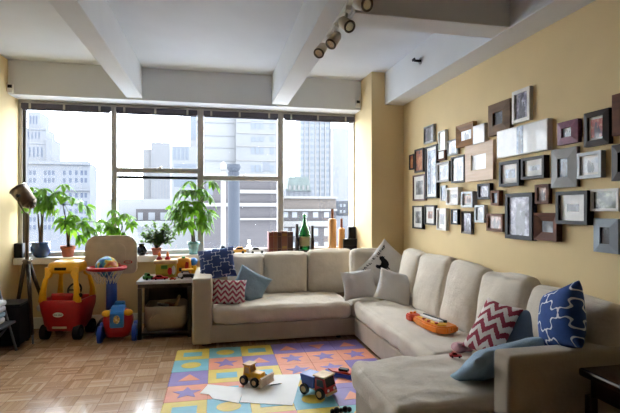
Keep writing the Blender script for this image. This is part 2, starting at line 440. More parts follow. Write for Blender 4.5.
# windows
mull = [(-2.225, -2.185), (-1.225, -1.165), (-.225, -.15), (.778, .852), (1.79, 1.81)]
ZT = 2.60
for i in range(4):
    x0 = (mull[i][0]+mull[i][1])/2 if i else mull[i][0]; x1 = (mull[i+1][0]+mull[i+1][1])/2 if i < 3 else mull[i+1][1]
    xa, xb = mull[i][1], mull[i+1][0]
    fb = NB()
    box(fb, x0, xa, YW-.05, YW+.04, SZ, ZH, .004); box(fb, xb, x1, YW-.05, YW+.04, SZ, ZH, .004)
    box(fb, xa, xb, YW-.04, YW+.04, SZ, SZ+.05, .004); box(fb, xa, xb, YW-.04, YW+.04, ZT-.03, ZH, .004)
    w = struct('window_%d' % (i+1), fb, M('window_metal'))
    if i in (1, 2):
        zr = at_y(157, 170.8, YW).z if i == 1 else at_y(240, 178.6, YW).z
        rb = NB(); box(rb, xa, xb, YW-.045, YW+.0, zr-.028, zr+.028, .004); obj('meeting_rail', rb, M('window_metal'), w)
        lb = NB(); cx = (xa+xb)/2
        box(lb, cx-.05, cx+.05, YW-.07, YW-.045, zr+.005, zr+.03, .004); cyl(lb, (cx, YW-.07, zr+.02), (cx+.05, YW-.09, zr+.045), .008)
        obj('sash_lock', lb, M('metal_bracket'), w)
        if i == 1:
            rb = NB(); box(rb, xa, xb, YW+.005, YW+.045, zr-.10, zr-.065, .004); obj('sash_rail', rb, M('window_metal_dark'), w)
    if i == 0:
        rb = NB(); box(rb, xa, xa+.03, YW-.03, YW+.02, SZ+.05, ZT, .003); obj('side_channel', rb, M('window_metal_dark'), w)
    obj('pane', bx(xa, xb, YW+.012, YW+.018, SZ+.05, ZT-.03), M('window_glass'), w)
    what = ['above the leftmost window', 'above the window second from left', 'above the window with the chimney behind it', 'above the rightmost window by the column'][i]
    t = thing('window_blind', 'dark raised window blind headrail with pale brackets ' + what, 'blind', ((xa+xb)/2, YW-.07, ZT-.03), group='raised blinds at the window heads')
    hw = (xb-xa)/2
    obj('headrail', bx(-hw, hw, -.02, .02, -.025, .035, .006), M('blind_dark'), t)
    obj('slat_stack', bx(-hw+.01, hw-.01, -.016, .016, -.042, -.026, .004), M('blind_dark'), t)
    for q in (-.8, -.05, .75):
        obj('bracket', bx(q*hw-.012, q*hw+.012, -.028, -.021, -.03, .05, .002), M('metal_bracket'), t)

# small sensors on the header
for px, lab in ((11, 'small white motion sensor on the header at far left'), (357.5, 'small white sensor on the header beside the column')):
    p = at_y(px, 88.5 if px < 50 else 103.8, 5.48)
    t = thing('wall_sensor', lab, 'sensor', (p.x, 5.48, p.z))
    obj('housing', bx(-.03, .03, -.03, 0, -.05, .045, .006), M('white_plastic'), t)
    obj('lens', bx(-.022, .022, -.036, -.03, .0, .035, .003), M('black_plastic'), t)

# sprinkler
p = at_x(421, 61, 1.975)
t = thing('sprinkler_head', 'small metal sprinkler head on the white soffit of the right wall', 'sprinkler', p)
b = NB(); cyl(b, (0, 0, 0), (-.012, 0, 0), .032); obj('escutcheon', b, M('chrome'), t)
b = NB(); cyl(b, (-.012, 0, 0), (-.07, 0, .0), .012); box(b, -.085, -.07, -.025, .025, -.004, .02, .003); obj('nozzle', b, M('dark_metal'), t)

# track light on the beam
t = thing('track_light', 'row of beige spotlights on a track under the ceiling beam', 'light', (.80, 3.0, ZH+.022))
obj('rail', bx(-.015, .015, -.6, .6, -.018, 0, .003), M('white_plastic'), t)
for px, py, dx, dy, dz in ((321, 50, -.45, -.55, -.7), (334, 40, -.55, -.35, -.75), (346, 24, .25, -.75, -.6), (362, 4, .3, -.85, -.4)):
    c = at_z(px, py, ZH-.10) - Vector((.80, 3.0, ZH+.022))
    d = Vector((dx, dy, dz)).normalized()
    b = NB(); cyl(b, c-d*.045, c+d*.05, .033, .038, 20); cyl(b, c-d*.07, c-d*.045, .02, .034, 20)
    h = obj('lamp_head', b, M('beige_plastic'), t, True)
    b = NB(); torus(b, (0, 0, 0), .033, .007); bmesh.ops.transform(b, matrix=Matrix.Translation(c+d*.05) @ d.to_track_quat('Z', 'Y').to_matrix().to_4x4(), verts=b.verts[:])
    obj('rim', b, M('bronze_metal'), h, True)
    b = NB(); cyl(b, c+d*.046, c+d*.0505, .03); obj('lens', b, M('chrome'), h)
    b = NB(); tube(b, [(0, c.y+.02, -.018), (0.0, c.y+.02, c.z*.55), (c.x*.6, c.y+.015, c.z*.6), tuple(c-d*.05)], .009)
    box(b, -.02, .02, c.y-.03, c.y+.07, -.045, -.018, .004)
    obj('bracket', b, M('white_plastic'), h)

# ------------------------------------------------------------------ outside
EXK = .105
def ext(name, hexc, rough=.9, var=.03, scale=.2):
    m = mk(name, hexc, rough, var=var, scale=scale)
    for e in m.node_tree.nodes:
        if e.type == 'VALTORGB':
            for q in e.color_ramp.elements: q.color = tuple(v*EXK for v in q.color[:3])+(1,)
def ext_brick(name, *a):
    m = mat_brick(name, *a)
    for e in m.node_tree.nodes:
        if e.type == 'TEX_BRICK':
            for k in ('Color1', 'Color2', 'Mortar'):
                c = e.inputs[k].default_value; e.inputs[k].default_value = tuple(v*EXK for v in c[:3])+(1,)
mk('bounce_grey', '#989da6', .95)  # raised pale so the ground bounces cool light onto the ceiling
ext('pale_stone', '#d3dae6'); ext('pale_stone_window', '#8397bb')  # haze over the distance is put into these pale facade colours
ext('slab_white', '#ebeff5'); ext('slab_pale', '#dfe4ea'); ext('glass_blue', '#9db0c8', .5); ext('glass_pale', '#cfdae8', .5)
ext_brick('brick_beige', '#b0a29a', '#a0938a', '#c4bbb5', .5, .16); ext_brick('brick_grey', '#878289', '#7d7980', '#97949b', .6, .2)
ext('ledge_white', '#f0efee'); ext('copper_green', '#b3cbc8', .7, .1, .6); ext('slate_dark', '#56667f'); ext('window_bright', '#dfe8f4', .5)
ext('window_grey', '#8490a4', .5); ext('stripe_pale', '#e2e3e8')
struct('ground_outside', bx(-420, 420, 20, 700, -62, -60), M('bounce_grey'))  # out of view; its pale colour acts as a reflector
def building(name, label, Y, blocks, depth=18):
    """blocks = [(px x0, x1, y_top, mat, dY)]"""
    t = thing(name, label, 'building', (at_y((blocks[0][0]+blocks[0][1])/2, 208, Y).x, Y, -60))
    o = t.location
    for x0, x1, yt, m, dy in blocks:
        a = at_y(x0, yt, Y+dy); c = at_y(x1, yt, Y+dy)
        z = (a.z+c.z)/2
        obj('wall', bx(a.x-o.x, c.x-o.x, dy, dy+depth, 0, z+60), M(m), t)
    return t
def facade(t, Y, name, rects, m, out=.05, dy=0., deep=.3):
    o = t.location
    for (x0, x1, y0, y1) in rects:
        a = at_y((x0+x1)/2, y1, Y+dy); b = at_y((x0+x1)/2, y0, Y+dy)
        xa = at_y(x0, y0, Y+dy).x; xb = at_y(x1, y0, Y+dy).x
        obj(name, bx(xa-o.x, xb-o.x, dy-out, dy+deep, a.z+60, b.z+60), M(m), t)
# tall stone civic building at left
Y = 260
t = building('stone_tower', 'pale stone tower with stepped crown seen through the leftmost window', Y,
    [(20, 90, 163, 'pale_stone', 0), (24, 52, 143, 'pale_stone', 2), (25, 46, 129, 'pale_stone', 4), (28, 40, 112, 'pale_stone', 6), (46, 52, 139, 'pale_stone', 1)], 14)
facade(t, Y, 'cornice', [(20, 90.6, 161, 164.5), (20, 90.6, 189, 190.5)], 'pale_stone', 1.2)
facade(t, Y, 'cornice', [(24, 52.2, 142.2, 144)], 'pale_stone', .4, 2); facade(t, Y, 'cornice', [(25, 46.2, 128.2, 130)], 'pale_stone', .4, 4)
rows = []
for yy in (170.5, 178, 193, 201, 209, 217, 225):
    for xx in (29, 33.2, 44, 48, 52, 63, 69, 75, 80.5, 84.5):
        rows.append((xx, xx+2.6, yy, yy+4.6))
facade(t, Y, 'window', rows, 'pale_stone_window')  # windows in a darker blue-grey than the stone
facade(t, Y, 'window', [(x, x+1.6, 147, 157) for x in (29, 33, 37, 41)], 'pale_stone_window', dy=2)
facade(t, Y, 'window', [(x, x+1.4, 132, 139) for x in (28, 31.5, 35, 38.5)], 'pale_stone_window', dy=4)
facade(t, Y, 'window', [(x, x+1.2, 116, 124) for x in (30, 33, 36)], 'pale_stone_window', dy=6)
# pale striped tower
Y = 330
t = building('office_tower', 'faint pale striped tower through the second window', Y, [(151, 170, 142.5, 'stripe_pale', 0), (143, 151, 149, 'stripe_pale', 3)])
facade(t, Y, 'pier', [(x, x+.9, 143, 225) for x in (152.5, 155.5, 158.5, 161.5, 164.5, 167.5)], 'pale_stone')
# bluish office block
Y = 150
t = building('office_block', 'white block with blue window bands at right of second window', Y, [(172, 204, 146, 'slab_white', 0), (190, 204, 95, 'slab_white', 6)], 10)
facade(t, Y, 'window_band', [(173, 188.5, 147, 160), (174, 198, 164, 168), (174, 198, 178, 187)], 'glass_blue')
facade(t, Y, 'mullion', [(x, x+.8, 147, 160) for x in (176.5, 180.5, 184.5)], 'slab_white', .15)
facade(t, Y, 'window_band', [(190.5, 197, 116, 140)], 'glass_blue', dy=6)
# low grey building second window
Y = 60
t = building('low_building', 'low grey rooftop building behind the small leafy bush', Y, [(100, 200, 199, 'slab_white', 0), (100, 200, 221.5, 'slab_pale', -3)], 8)
facade(t, Y, 'wall_band', [(136, 172, 209, 221.5)], 'brick_grey', .05)
facade(t, Y, 'window', [(148.5, 155, 212.5, 220), (160.5, 167, 212.5, 220), (138, 143, 212.5, 220)], 'glass_pale', .12)
facade(t, Y, 'window', [(148.5, 155, 227, 236), (160.5, 167, 227, 236), (138, 143, 227, 236)], 'window_grey', .12, -3)
# big white slab
Y = 95
t = building('apartment_slab', 'large white slab block filling the third window', Y, [(196, 236, 60, 'slab_white', 0), (236, 283, 60, 'slab_pale', -1.5)], 14)
facade(t, Y, 'floor_band', [(196, 236, y, y+1) for y in (108, 122, 135, 147, 160)], 'slab_pale', .12)
facade(t, Y, 'floor_band', [(236.5, 283, y, y+1) for y in (108, 122, 133, 146, 160)], 'ledge_white', .15, -1.5)
wn = []
for y0, y1 in ((121, 129), (137, 141.5), (147, 154), (165, 172)):
    for x0 in (251, 255.5, 260, 270): wn.append((x0, x0+3.6, y0, y1))
facade(t, Y, 'window', wn, 'glass_blue', .06, -1.5)
# grey brick block
Y = 48
t = building('brick_block', 'grey brick block with white ledges behind the chimney', Y, [(199, 283, 175, 'brick_grey', 0)], 8)
facade(t, Y, 'ledge', [(199, 283, 174, 178), (240, 283, 190, 193.5), (199, 283, 203, 206.5), (240, 283, 218, 220)], 'ledge_white', .35)
facade(t, Y, 'window', [(206, 213, 182, 195), (206, 213, 210, 224), (262, 270, 162, 171)], 'window_grey', .04)
# chimney and pipe
Y = 40
p = at_y(233.7, 208, Y); s = Y/440.
t = thing('chimney_stack', 'dark blue flue stack with flared cap in the third window', 'chimney', (p.x, Y, -8))
zt = at_y(233.7, 164.5, Y).z+8; zn = at_y(233.7, 172, Y).z+8
b = NB(); lathe(b, [(5.6*s, 0), (5.6*s, zn)]); obj('stack', b, M('slate_dark'), t, True)
b = NB(); lathe(b, [(4.0*s, zn-.3), (4.2*s, zn), (6.6*s, zt-.35), (6.6*s, zt)]); obj('cap', b, M('slate_dark'), t, True)
p = at_y(223.3, 208, 38)
t = thing('vent_pipe', 'slim white vent pipe left of the dark flue stack', 'pipe', (p.x, 38, -8))
b = NB(); lathe(b, [(.2, 0), (.2, at_y(223, 170, 38).z+8)]); obj('pipe', b, M('ledge_white'), t, True)
b = NB(); lathe(b, [(.26, 0), (.26, .5), (.0, .75)], (0, 0, at_y(223, 170, 38).z+8)); obj('cowl', b, M('ledge_white'), t, True)
# right window
Y = 240
t = building('glass_tower', 'tall pale glass apartment tower in the rightmost window', Y, [(300, 331, 117, 'glass_pale', 0), (303, 320, 112, 'slab_white', 3)], 16)
cols = []
for xx in (300.6, 305.3, 310, 316, 321, 326): cols += [(xx, xx+3.4, y, y+3.0) for y in range(121, 205, 6)]
facade(t, Y, 'window', cols, 'glass_blue', .15)
facade(t, Y, 'balcony_stack', [(x, x+.9, 118, 210) for x in (304.2, 309, 315, 319.8, 324.8, 330)], 'ledge_white', .8)
t = building('hazy_tower', 'hazy pale tower at the right edge of the rightmost window', 300, [(333, 352, 128, 'slab_white', 0)], 16)  # its haze is only the pale wall colour
facade(t, 300, 'window', [(x, x+2.2, y, y+3.2) for x in (335, 340, 345) for y in range(134, 200, 8)], 'glass_pale', .1)
Y = 130
t = building('copper_roof_building', 'small building with green copper mansard roof in rightmost window', Y, [(286, 312, 189, 'pale_stone', 0)], 10)
o = t.location
a = at_y(287, 191, Y); c = at_y(311, 177, Y)
b = NB(); prism(b, [(a.x-o.x, a.z+60), (c.x-o.x, a.z+60), (c.x-o.x-.9, c.z+60), (a.x-o.x+.6, c.z+60)], 'y', -.4, 9); obj('roof', b, M('copper_green'), t)
facade(t, Y, 'dormer', [(x, x+2, 185.5, 190) for x in (288.5, 293, 297.5, 302, 306.5)], 'ledge_white', .6)
facade(t, Y, 'window', [(x, x+2.2, 192, 197) for x in (288, 293, 298, 303, 308)], 'window_grey', .1)
Y = 62
t = building('brick_apartment_building', 'beige and grey brick building behind the green bottle', Y, [(281, 336, 198, 'brick_beige', 0)], 9)
facade(t, Y, 'wall_band', [(281, 336, 210.5, 221), (281, 336, 227, 248)], 'brick_grey', .03)
facade(t, Y, 'ledge', [(280.5, 336.5, 196.2, 198.6), (280.5, 336.5, 209, 211), (280.5, 336.5, 221, 226.5)], 'ledge_white', .4)
facade(t, Y, 'window', [(x, x+5, y, y+h) for x in (283, 292, 302.5, 313, 324) for y, h in ((212, 5.5), (228, 8), (242, 6))], 'window_bright', .08)
t = building('slate_building', 'dark slate block between brick building and right window edge', 85, [(338.5, 349, 201, 'slate_dark', 0), (333, 360, 216, 'window_grey', -2)], 8)
facade(t, 85, 'window', [(x, x+1.8, y, y+3) for x in (340, 343.5) for y in (204, 210, 222, 228)], 'glass_pale', .1)

# ------------------------------------------------------------------ foam mat
t = thing('foam_play_mat', 'interlocking coloured foam play mat on the parquet by the sofa', 'mat', (-.365, 4.555, 0))
G = ['ys bc ys pt pt pt', 'bc os pt os os os', 'pt ys ys os os pt', 'os ob bc bc pt pt', 'ys bc ys bc pt os', 'bc pt os ys bc pt', 'ys os bc pt ys bc']
TS = .302
cm = {'y': 'foam_yellow', 'b': 'foam_blue', 'p': 'foam_purple', 'o': 'foam_orange'}
inner = {('y', 's'): 'foam_blue', ('b', 'c'): 'foam_yellow', ('p', 't'): 'foam_orange', ('o', 's'): 'foam_purple', ('o', 'b'): 'foam_blue'}
for r, line in enumerate(G):
    for c, code in enumerate(line.split()):
        x0 = c*TS; y1 = -r*TS; cx = x0+TS/2; cy = y1-TS/2
        if r >= 6 and c >= 4: continue
        a, k = code
        pts = []; n = 13
        def edge(p, q, out):
            for i in range(n):
                f0 = i/n; w = (.006 if i % 2 else 0)
                for f in (f0, f0+.999/n):
                    pts.append((p[0]+(q[0]-p[0])*f+out[0]*w, p[1]+(q[1]-p[1])*f+out[1]*w))
        g = .0015
        edge((x0+g, y1-TS+g), (x0+TS-g, y1-TS+g), (0, .0)); edge((x0+TS-g, y1-TS+g), (x0+TS-g, y1-g), (0, 0))
        edge((x0+TS-g, y1-g), (x0+g, y1-g), (0, 1 if r == 0 else 0)); edge((x0+g, y1-g), (x0+g, y1-TS+g), (-1 if c == 0 else 0, 0))
        bm = NB(); prism(bm, pts, 'z', 0, .012)
        tile = obj('tile', bm, M(cm[a]), t)
        bm = NB()
        if k == 's' and a == 'y': sh = [(cx-.085, cy-.06), (cx+.085, cy-.06), (cx+.085, cy+.06), (cx-.085, cy+.06)]
        elif k == 'b': sh = [(cx-.085, cy-.06), (cx+.085, cy-.06), (cx+.085, cy+.06), (cx-.085, cy+.06)]
        elif k == 'c': sh = [(cx+.085*math.cos(q*PI/16), cy+.075*math.sin(q*PI/16)) for q in range(32)]
        elif k == 't':
            fl = -1 if (r == 0 and c == 4) else 1
            sh = [(cx-.085, cy-.06*fl), (cx+.085, cy-.06*fl), (cx, cy+.08*fl)]
        else: sh = [(cx+(.11 if q % 2 == 0 else .05)*math.cos(PI/2+q*PI/5), cy+(.11 if q % 2 == 0 else .05)*math.sin(PI/2+q*PI/5)) for q in range(10)]
        prism(bm, sh, 'z', .010, .0135)
        obj('inset_shape', bm, M(inner[(a, k)]), tile)
ZM = .0135

# ------------------------------------------------------------------ sofa
FX, FY = 1.455, 4.64        # front faces of the right run / back run
SE = .40                    # seat height
t = thing('sectional_sofa', 'large beige linen corner sofa with chaise under the picture wall', 'sofa', (FX, FY, 0))
def SO(name, bm, m='sofa_linen_shaded', smooth=True):
    bmesh.ops.translate(bm, vec=(-FX, -FY, 0), verts=bm.verts[:]); return obj(name, bm, M(m), t, smooth)
# bases
SO('base', bx(-.05, 1.80, FY, 5.54, .035, .215, .012), smooth=False)
SO('base', bx(FX, XR-.012, 1.98, FY-.002, .035, .225, .012), smooth=False)
SO('chaise_base', bx(.885, FX-.002, 2.09, 2.80, .035, .24, .015), smooth=False)
SO('arm', soft_box((-.135, (FY-.03+5.54)/2, .365), (.19, 5.54-FY+.03, .665), .022, 12, (.004, .004, .004)))
SO('arm', soft_box(((1.39+XR-.01)/2, 2.0, .355), (XR-.01-1.39, .135, .65), .02, 14, (.004, .004, .004)))
SO('back_frame', soft_box((.87, 5.50, .45), (1.85, .10, .60), .03, 10))
SO('back_frame', soft_box((XR-.062, 3.57, .44), (.10, 3.0, .58), .03, 10))
b = NB()
for x, y in ((-.12, 4.72), (1.3, 4.72), (-.12, 5.45), (1.7, 5.45), (1.55, 4.5), (2.1, 4.5), (.95, 2.7), (.95, 2.2), (2.1, 2.1)):
    cyl(b, (x, y, 0.001), (x, y, .036), .025)
SO('foot', b, 'black_plastic', False)
# seats
SO('seat_cushion', m='sofa_linen_lit', bm=soft_box(((-.035+1.425)/2, (FY-.01+5.42)/2, .305), (1.455, 5.42-FY+.02, .175), .05, 34, (0, .012, .022), .014, 8, 1))
SO('seat_cushion', m='sofa_linen_lit', bm=soft_box(((1.432+1.80)/2, (FY+.02+5.06)/2, .305), (.37, 5.06-FY-.02, .17), .05, 14, (0, .01, .018), .008, 6, 2))
SO('seat_cushion', m='sofa_linen_lit', bm=soft_box(((FX-.012+2.12)/2, (2.835+FY-.02)/2, .312), (2.13-FX, FY-.02-2.835, .18), .05, 34, (.012, 0, .024), .015, 8, 3))
SO('chaise_cushion', m='sofa_linen_lit', bm=soft_box(((.86+2.12)/2, (2.075+2.825)/2, .318), (2.12-.86, .75, .19), .055, 34, (.014, .012, .02), .014, 8, 4))
# back cushions, back run
for i, (xa, xb, zt, dl) in enumerate(((228, 263.5, .86, 0), (263.5, 306.5, .875, 0), (306.5, 352.5, .90, 0))):
    X0 = at_y(xa, 250, 5.36).x; X1 = at_y(xb, 250, 5.36).x
    rot = Matrix.Rotation(R(-12), 3, 'X')
    hgt = zt-.40
    SO('back_cushion', m='sofa_linen_lit', bm=soft_box(((X0+X1)/2, 5.335, .385+hgt/2), (X1-X0-.004, .17, hgt+.02), .06, 18, (0.002, .045, .012), .010, 5, 10+i, rot))
SO('back_cushion', m='sofa_linen_lit', bm=soft_box((1.745, 4.98, .65), (.46, .15, .55), .06, 16, (.002, .035, .01), .010, 5, 13, Matrix.Rotation(R(-8), 3, 'X')))
# back cushions, right run
YB = [4.64, 4.22, 3.64, 3.13, 2.60, 1.965]
for i in range(5):
    zt = (.955, .95, .94, .93, .905)[i]
    rot = Matrix.Rotation(R(11), 3, 'Y') @ Matrix.Rotation(R((3, -2, 2, -3, 1)[i]), 3, 'X')
    hgt = zt-.40
    SO('back_cushion', m='sofa_linen_lit', bm=soft_box((2.035, (YB[i]+YB[i+1])/2, .385+hgt/2), (.16, YB[i]-YB[i+1]-.004, hgt+.02), .06, 18, (.045, .002, .014), .011, 5, 20+i, rot))

# ------------------------------------------------------------------ throw pillows
def P(px, py, Y): return at_y(px, py, Y)
pillow('navy blue trellis pillow propped on the left sofa arm by the toys', M('trellis'), P(217, 263.5, 5.0), .40, .36, .14, yaw=-8, lean=-30, roll=-9, seed=1, group='navy trellis pillows')
pillow('blue grey linen pillow leaning behind the red zigzag pillow on the left', M('bluegrey_linen'), P(250, 286, 4.98), .38, .36, .12, yaw=4, lean=-24, roll=30, seed=2, wr=.012)
pillow('red and white zigzag pillow at the left arm of the sofa', M('chevron'), P(229, 292, 4.82), .36, .27, .11, yaw=-2, lean=-16, roll=4, seed=3)
# rooster pillow
rm = PM(P(387, 269, 4.80), -18, -17, 41)
W_, T_ = .50, .12
o = thing('rooster_pillow', 'off-white pillow printed with a black rooster in the sofa corner', 'pillow', mat4=rm)
obj('cover', pillow_bm(W_, W_, T_, seed=4), M('rooster_linen'), o, True)
rooster = [(.62,.93),(.55,.98),(.47,.93),(.43,.82),(.45,.7),(.4,.6),(.3,.52),(.22,.55),(.13,.66),(.05,.67),(.0,.58),(.03,.47),(.1,.38),(.16,.27),(.28,.18),(.4,.15),(.42,.0),(.48,0),(.48,.15),(.52,.15),(.53,0),(.59,0),(.58,.17),(.7,.25),(.76,.42),(.74,.6),(.7,.75),(.78,.8),(.7,.84),(.7,.9)]
def inside(x, y, poly):
    c = False; j = len(poly)-1
    for i in range(len(poly)):
        xi, yi = poly[i]; xj, yj = poly[j]
        if (yi > y) != (yj > y) and x < (xj-xi)*(y-yi)/(yj-yi)+xi: c = not c
        j = i
    return c
def print_on_pillow(name, test, mat, parent, w, t, ang, n=110):
    bm = NB(); ca, sa = math.cos(ang), math.sin(ang); cache = {}
    def vert(i, j):
        if (i, j) in cache: return cache[(i, j)]
        u = -1+2*i/n; v = -1+2*j/n
        q = 1-.09*(1-v*v)*abs(u); q2 = 1-.09*(1-u*u)*abs(v)
        vv = bm.verts.new((u*w/2*q, -pillow_h(u, v, t)-.006, v*w/2*q2)); cache[(i, j)] = vv; return vv
    for i in range(n):
        for j in range(n):
            u = -1+2*(i+.5)/n; v = -1+2*(j+.5)/n
            a = u*ca+v*sa; c = -u*sa+v*ca
            if test(a, c): bm.faces.new((vert(i, j), vert(i+1, j), vert(i+1, j+1), vert(i, j+1)))
    bmesh.ops.solidify(bm, geom=bm.faces[:], thickness=.003)
    return obj(name, bm, mat, parent, True)
mk('print_black', '#1a1a1c', .9)
print_on_pillow('rooster_print', lambda a, c: inside((a+.40)/.80, (c+.11)/.78, rooster), M('print_black'), o, W_, T_, R(76))
LET = ['110101111101101', '010111101101101', '010010010010011', '100100100101111', '000000010000000', '111100110100111', '010000010010010', '101101101101111', '011100010001110', '010101111101101', '110101110100100']
def letters(a, c):
    x = (a+.86)/.152; k = int(math.floor(x))
    if k < 0 or k > 10: return False
    fx = (x-k)/.75; fy = (c-.69-.02*(k % 3))/.13
    if fx >= 1 or fy < 0 or fy >= 1: return False
    return LET[k][int((1-fy)*4.999)*3+int(fx*3)] == '1'
print_on_pillow('letter_print', letters, M('print_black'), o, W_, T_, R(90), 150)
pillow('pale grey crumpled linen pillow in the sofa corner left of its twin', M('grey_linen'), P(359, 284.5, 4.72), .38, .32, .12, yaw=-6, lean=-18, roll=-6, seed=5, group='pale grey corner pillows', wr=.014)
pillow('pale grey linen pillow leaning in front of the rooster pillow', M('grey_linen'), P(394.5, 287, 4.36), .37, .33, .12, yaw=-24, lean=-20, roll=13, seed=6, group='pale grey corner pillows', wr=.012)
# right end
pillow('red and white ikat pillow standing on the chaise end of the sofa', M('ikat'), at_x(492, 328, 1.79), .28, .39, .12, yaw=-70, lean=-36, roll=6, seed=7)
pillow('dark slate blue pillow tucked behind the red ikat pillow', M('slate_linen'), at_x(527, 332, 1.94), .34, .30, .11, yaw=-66, lean=-16, roll=-16, seed=8)
pillow('light denim blue pillow slumped against the near sofa arm', M('denim_linen'), at_z(500, 361, .53), .56, .40, .14, yaw=196, lean=-50, roll=12, seed=9, wr=.022)
pillow('navy trellis pillow standing behind the near sofa arm', M('trellis_wide'), at_x(561, 319, 1.84), .35, .35, .18, yaw=-104, lean=-12, roll=-24, seed=10, group='navy trellis pillows')
b = soft_box((0, 0, 0), (.13, .10, .05), .024, 8, (0, 0, .01), .014, 14, 3)
o = obj('cloth_toy', b, M('pink_cloth'), None, True); o.location = at_z(462, 347, .445); tag(o, 'small pink cloth bundle at the foot of the red ikat pillow', 'cloth')

# ------------------------------------------------------------------ toys on the sofa
c = at_z(430, 326.5, .425)
e = at_z(410, 319, .425); dirv = (at_z(450, 334, .425)-e); ang = math.atan2(dirv.y, dirv.x)
t = thing('toy_guitar', 'orange and yellow toy guitar lying on the sofa seat', 'toy', (c.x, c.y, .425), ang)
b = NB(); prism(b, [(-.19, -.035), (-.1, -.06), (.05, -.1), (.2, -.095), (.25, -.03), (.21, .04), (.24, .09), (.12, .1), (-.02, .075), (-.16, .04)], 'z', 0, .055)
bmesh.ops.bevel(b, geom=b.edges[:], offset=.012, segments=2, affect='EDGES'); obj('body', b, M('orange_plastic'), t)
b = NB(); prism(b, [(-.13, -.03), (.1, -.07), (.19, -.06), (.2, .0), (.12, .07), (0, .05)], 'z', .05, .062); obj('face_plate', b, M('yellow_plastic'), t)
obj('fretboard', bx(-.12, .13, -.012, .03, .058, .074, .004), M('white_plastic'), t)
obj('string_strip', bx(-.13, .15, .028, .052, .058, .08, .003), M('black_plastic'), t)
b = NB(); prism(b, [(-.27, -.05), (-.2, -.06), (-.15, -.03), (-.15, .03), (-.21, .05), (-.27, .035)], 'z', .0, .06); bmesh.ops.bevel(b, geom=b.edges[:], offset=.01, segments=2, affect='EDGES'); obj('headstock', b, M('red_orange'), t)
for x, y in ((-.02, -.045), (.06, -.06), (.14, -.05)):
    b = NB(); cyl(b, (x, y, .06), (x, y, .072), .014); obj('button', b, M('red_plastic'), t)
for y in (-.02, .02):
    b = NB(); cyl(b, (-.23, y, .055), (-.23, y, .075), .012); obj('tuning_knob', b, M('orange_plastic'), t)
def wheel(bm, c, r, w, axis='x'):
    c = Vector(c); d = Vector((w/2, 0, 0)) if axis == 'x' else Vector((0, w/2, 0))
    cyl(bm, c-d, c+d, r, seg=20); return bm
def toy_car(label, loc, rz, L, W, H, m, roof=True, cat='toy car', name='toy_car', glass='toy_glass'):
    """x = length"""
    t = thing(name, label, cat, loc, rz)
    b = NB(); hl = L/2; wr = H*.2
    prism(b, [(-hl, wr*.8), (hl, wr*.8), (hl, H*.48), (hl*.45, H*.56), (hl*.2, H*.6), (-hl*.7, H*.62), (-hl, H*.55)], 'y', -W/2, W/2)
    bmesh.ops.bevel(b, geom=b.edges[:], offset=H*.06, segments=2, affect='EDGES'); obj('body', b, M(m), t)
    b = NB(); prism(b, [(hl*.38, H*.56), (hl*.1, H*.95), (-hl*.5, H), (-hl*.75, H*.6)], 'y', -W*.42, W*.42)
    bmesh.ops.bevel(b, geom=b.edges[:], offset=H*.05, segments=2, affect='EDGES'); cab = obj('cabin', b, M(m), t)
    b = NB()
    for s in (-1, 1):
        prism(b, [(hl*.27, H*.6), (hl*.08, H*.87), (-hl*.42, H*.9), (-hl*.58, H*.62)], 'y', s*W*.42-.001, s*W*.42+.0015*s+.0005)
    obj('side_window', b, M(glass), cab)
    for sx in (-.58, .58):
        for sy in (-1, 1):
            b = NB(); wheel(b, (hl*sx, sy*W*.46, wr), wr, W*.16, 'y'); obj('wheel', b, M('black_rubber'), t)
    return t
p = at_z(455.5, 356.5, .44)
toy_car('tiny red toy car on the chaise beside the denim pillow', (p.x, p.y, .435), R(-20), .075, .035, .035, 'red_plastic')

# ------------------------------------------------------------------ picture frames on the right wall
mat_wood('frame_taupe', '#5f4632', '#846646', .7, 0); mat_wood('frame_oak', '#c3a07c', '#dcc0a0', .5, 0); mat_wood('frame_gold', '#6e4516', '#a8752c', .6, 0)
mat_wood('frame_brown', '#4f2a16', '#733f22', .75, 0); mat_wood('frame_espresso', '#1f1512', '#35241c', .6, 0); mat_wood('frame_walnut', '#6a4028', '#8c5c3c', .7, 0)
mk('frame_black', '#0e0e10', .6); mk('frame_charcoal', '#25262d', .65); mk('frame_white', '#dcdad5', .5); mk('frame_silver', '#a9adb0', .55, .3, var=.1)
mk('frame_steel', '#8a949c', .6, .2); mk('frame_red', '#54201f', .4); mk('frame_mauve', '#7d4660', .5, var=.15, scale=30); mk('frame_pewter', '#6f6a68', .35, .6, var=.2, scale=40); mk('frame_grey', '#84817f', .5)
mk('mat_board', '#e6e4df', .8, coat=.25)
PICS = {'bw': ['#1a1a1c', '#8a8a8c', '#d8d8d8'], 'pale': ['#9fb0c4', '#dfe4ea', '#f2f2f2'], 'white': ['#e6e8ea', '#eef0f0', '#f4f4f4'], 'dark': ['#101014', '#34323a', '#77717a'],
        'warm': ['#3a2620', '#9c6a52', '#e0c0a8'], 'blue': ['#28364e', '#8fa5c2', '#e4eaf0'], 'multi': ['#2a3a5a', '#b04a3c', '#d8c8b0'], 'green': ['#141a12', '#59614c', '#b9bda8'], 'violet': ['#2c2838', '#7f7a92', '#c9c8d6'], 'orange': ['#1c1210', '#9a4c20', '#c98a50']}
for i, (k, v) in enumerate(PICS.items()): mat_picture('pic_'+k, v, 16, i*3.3, fig=k not in ('white', 'green', 'orange'))
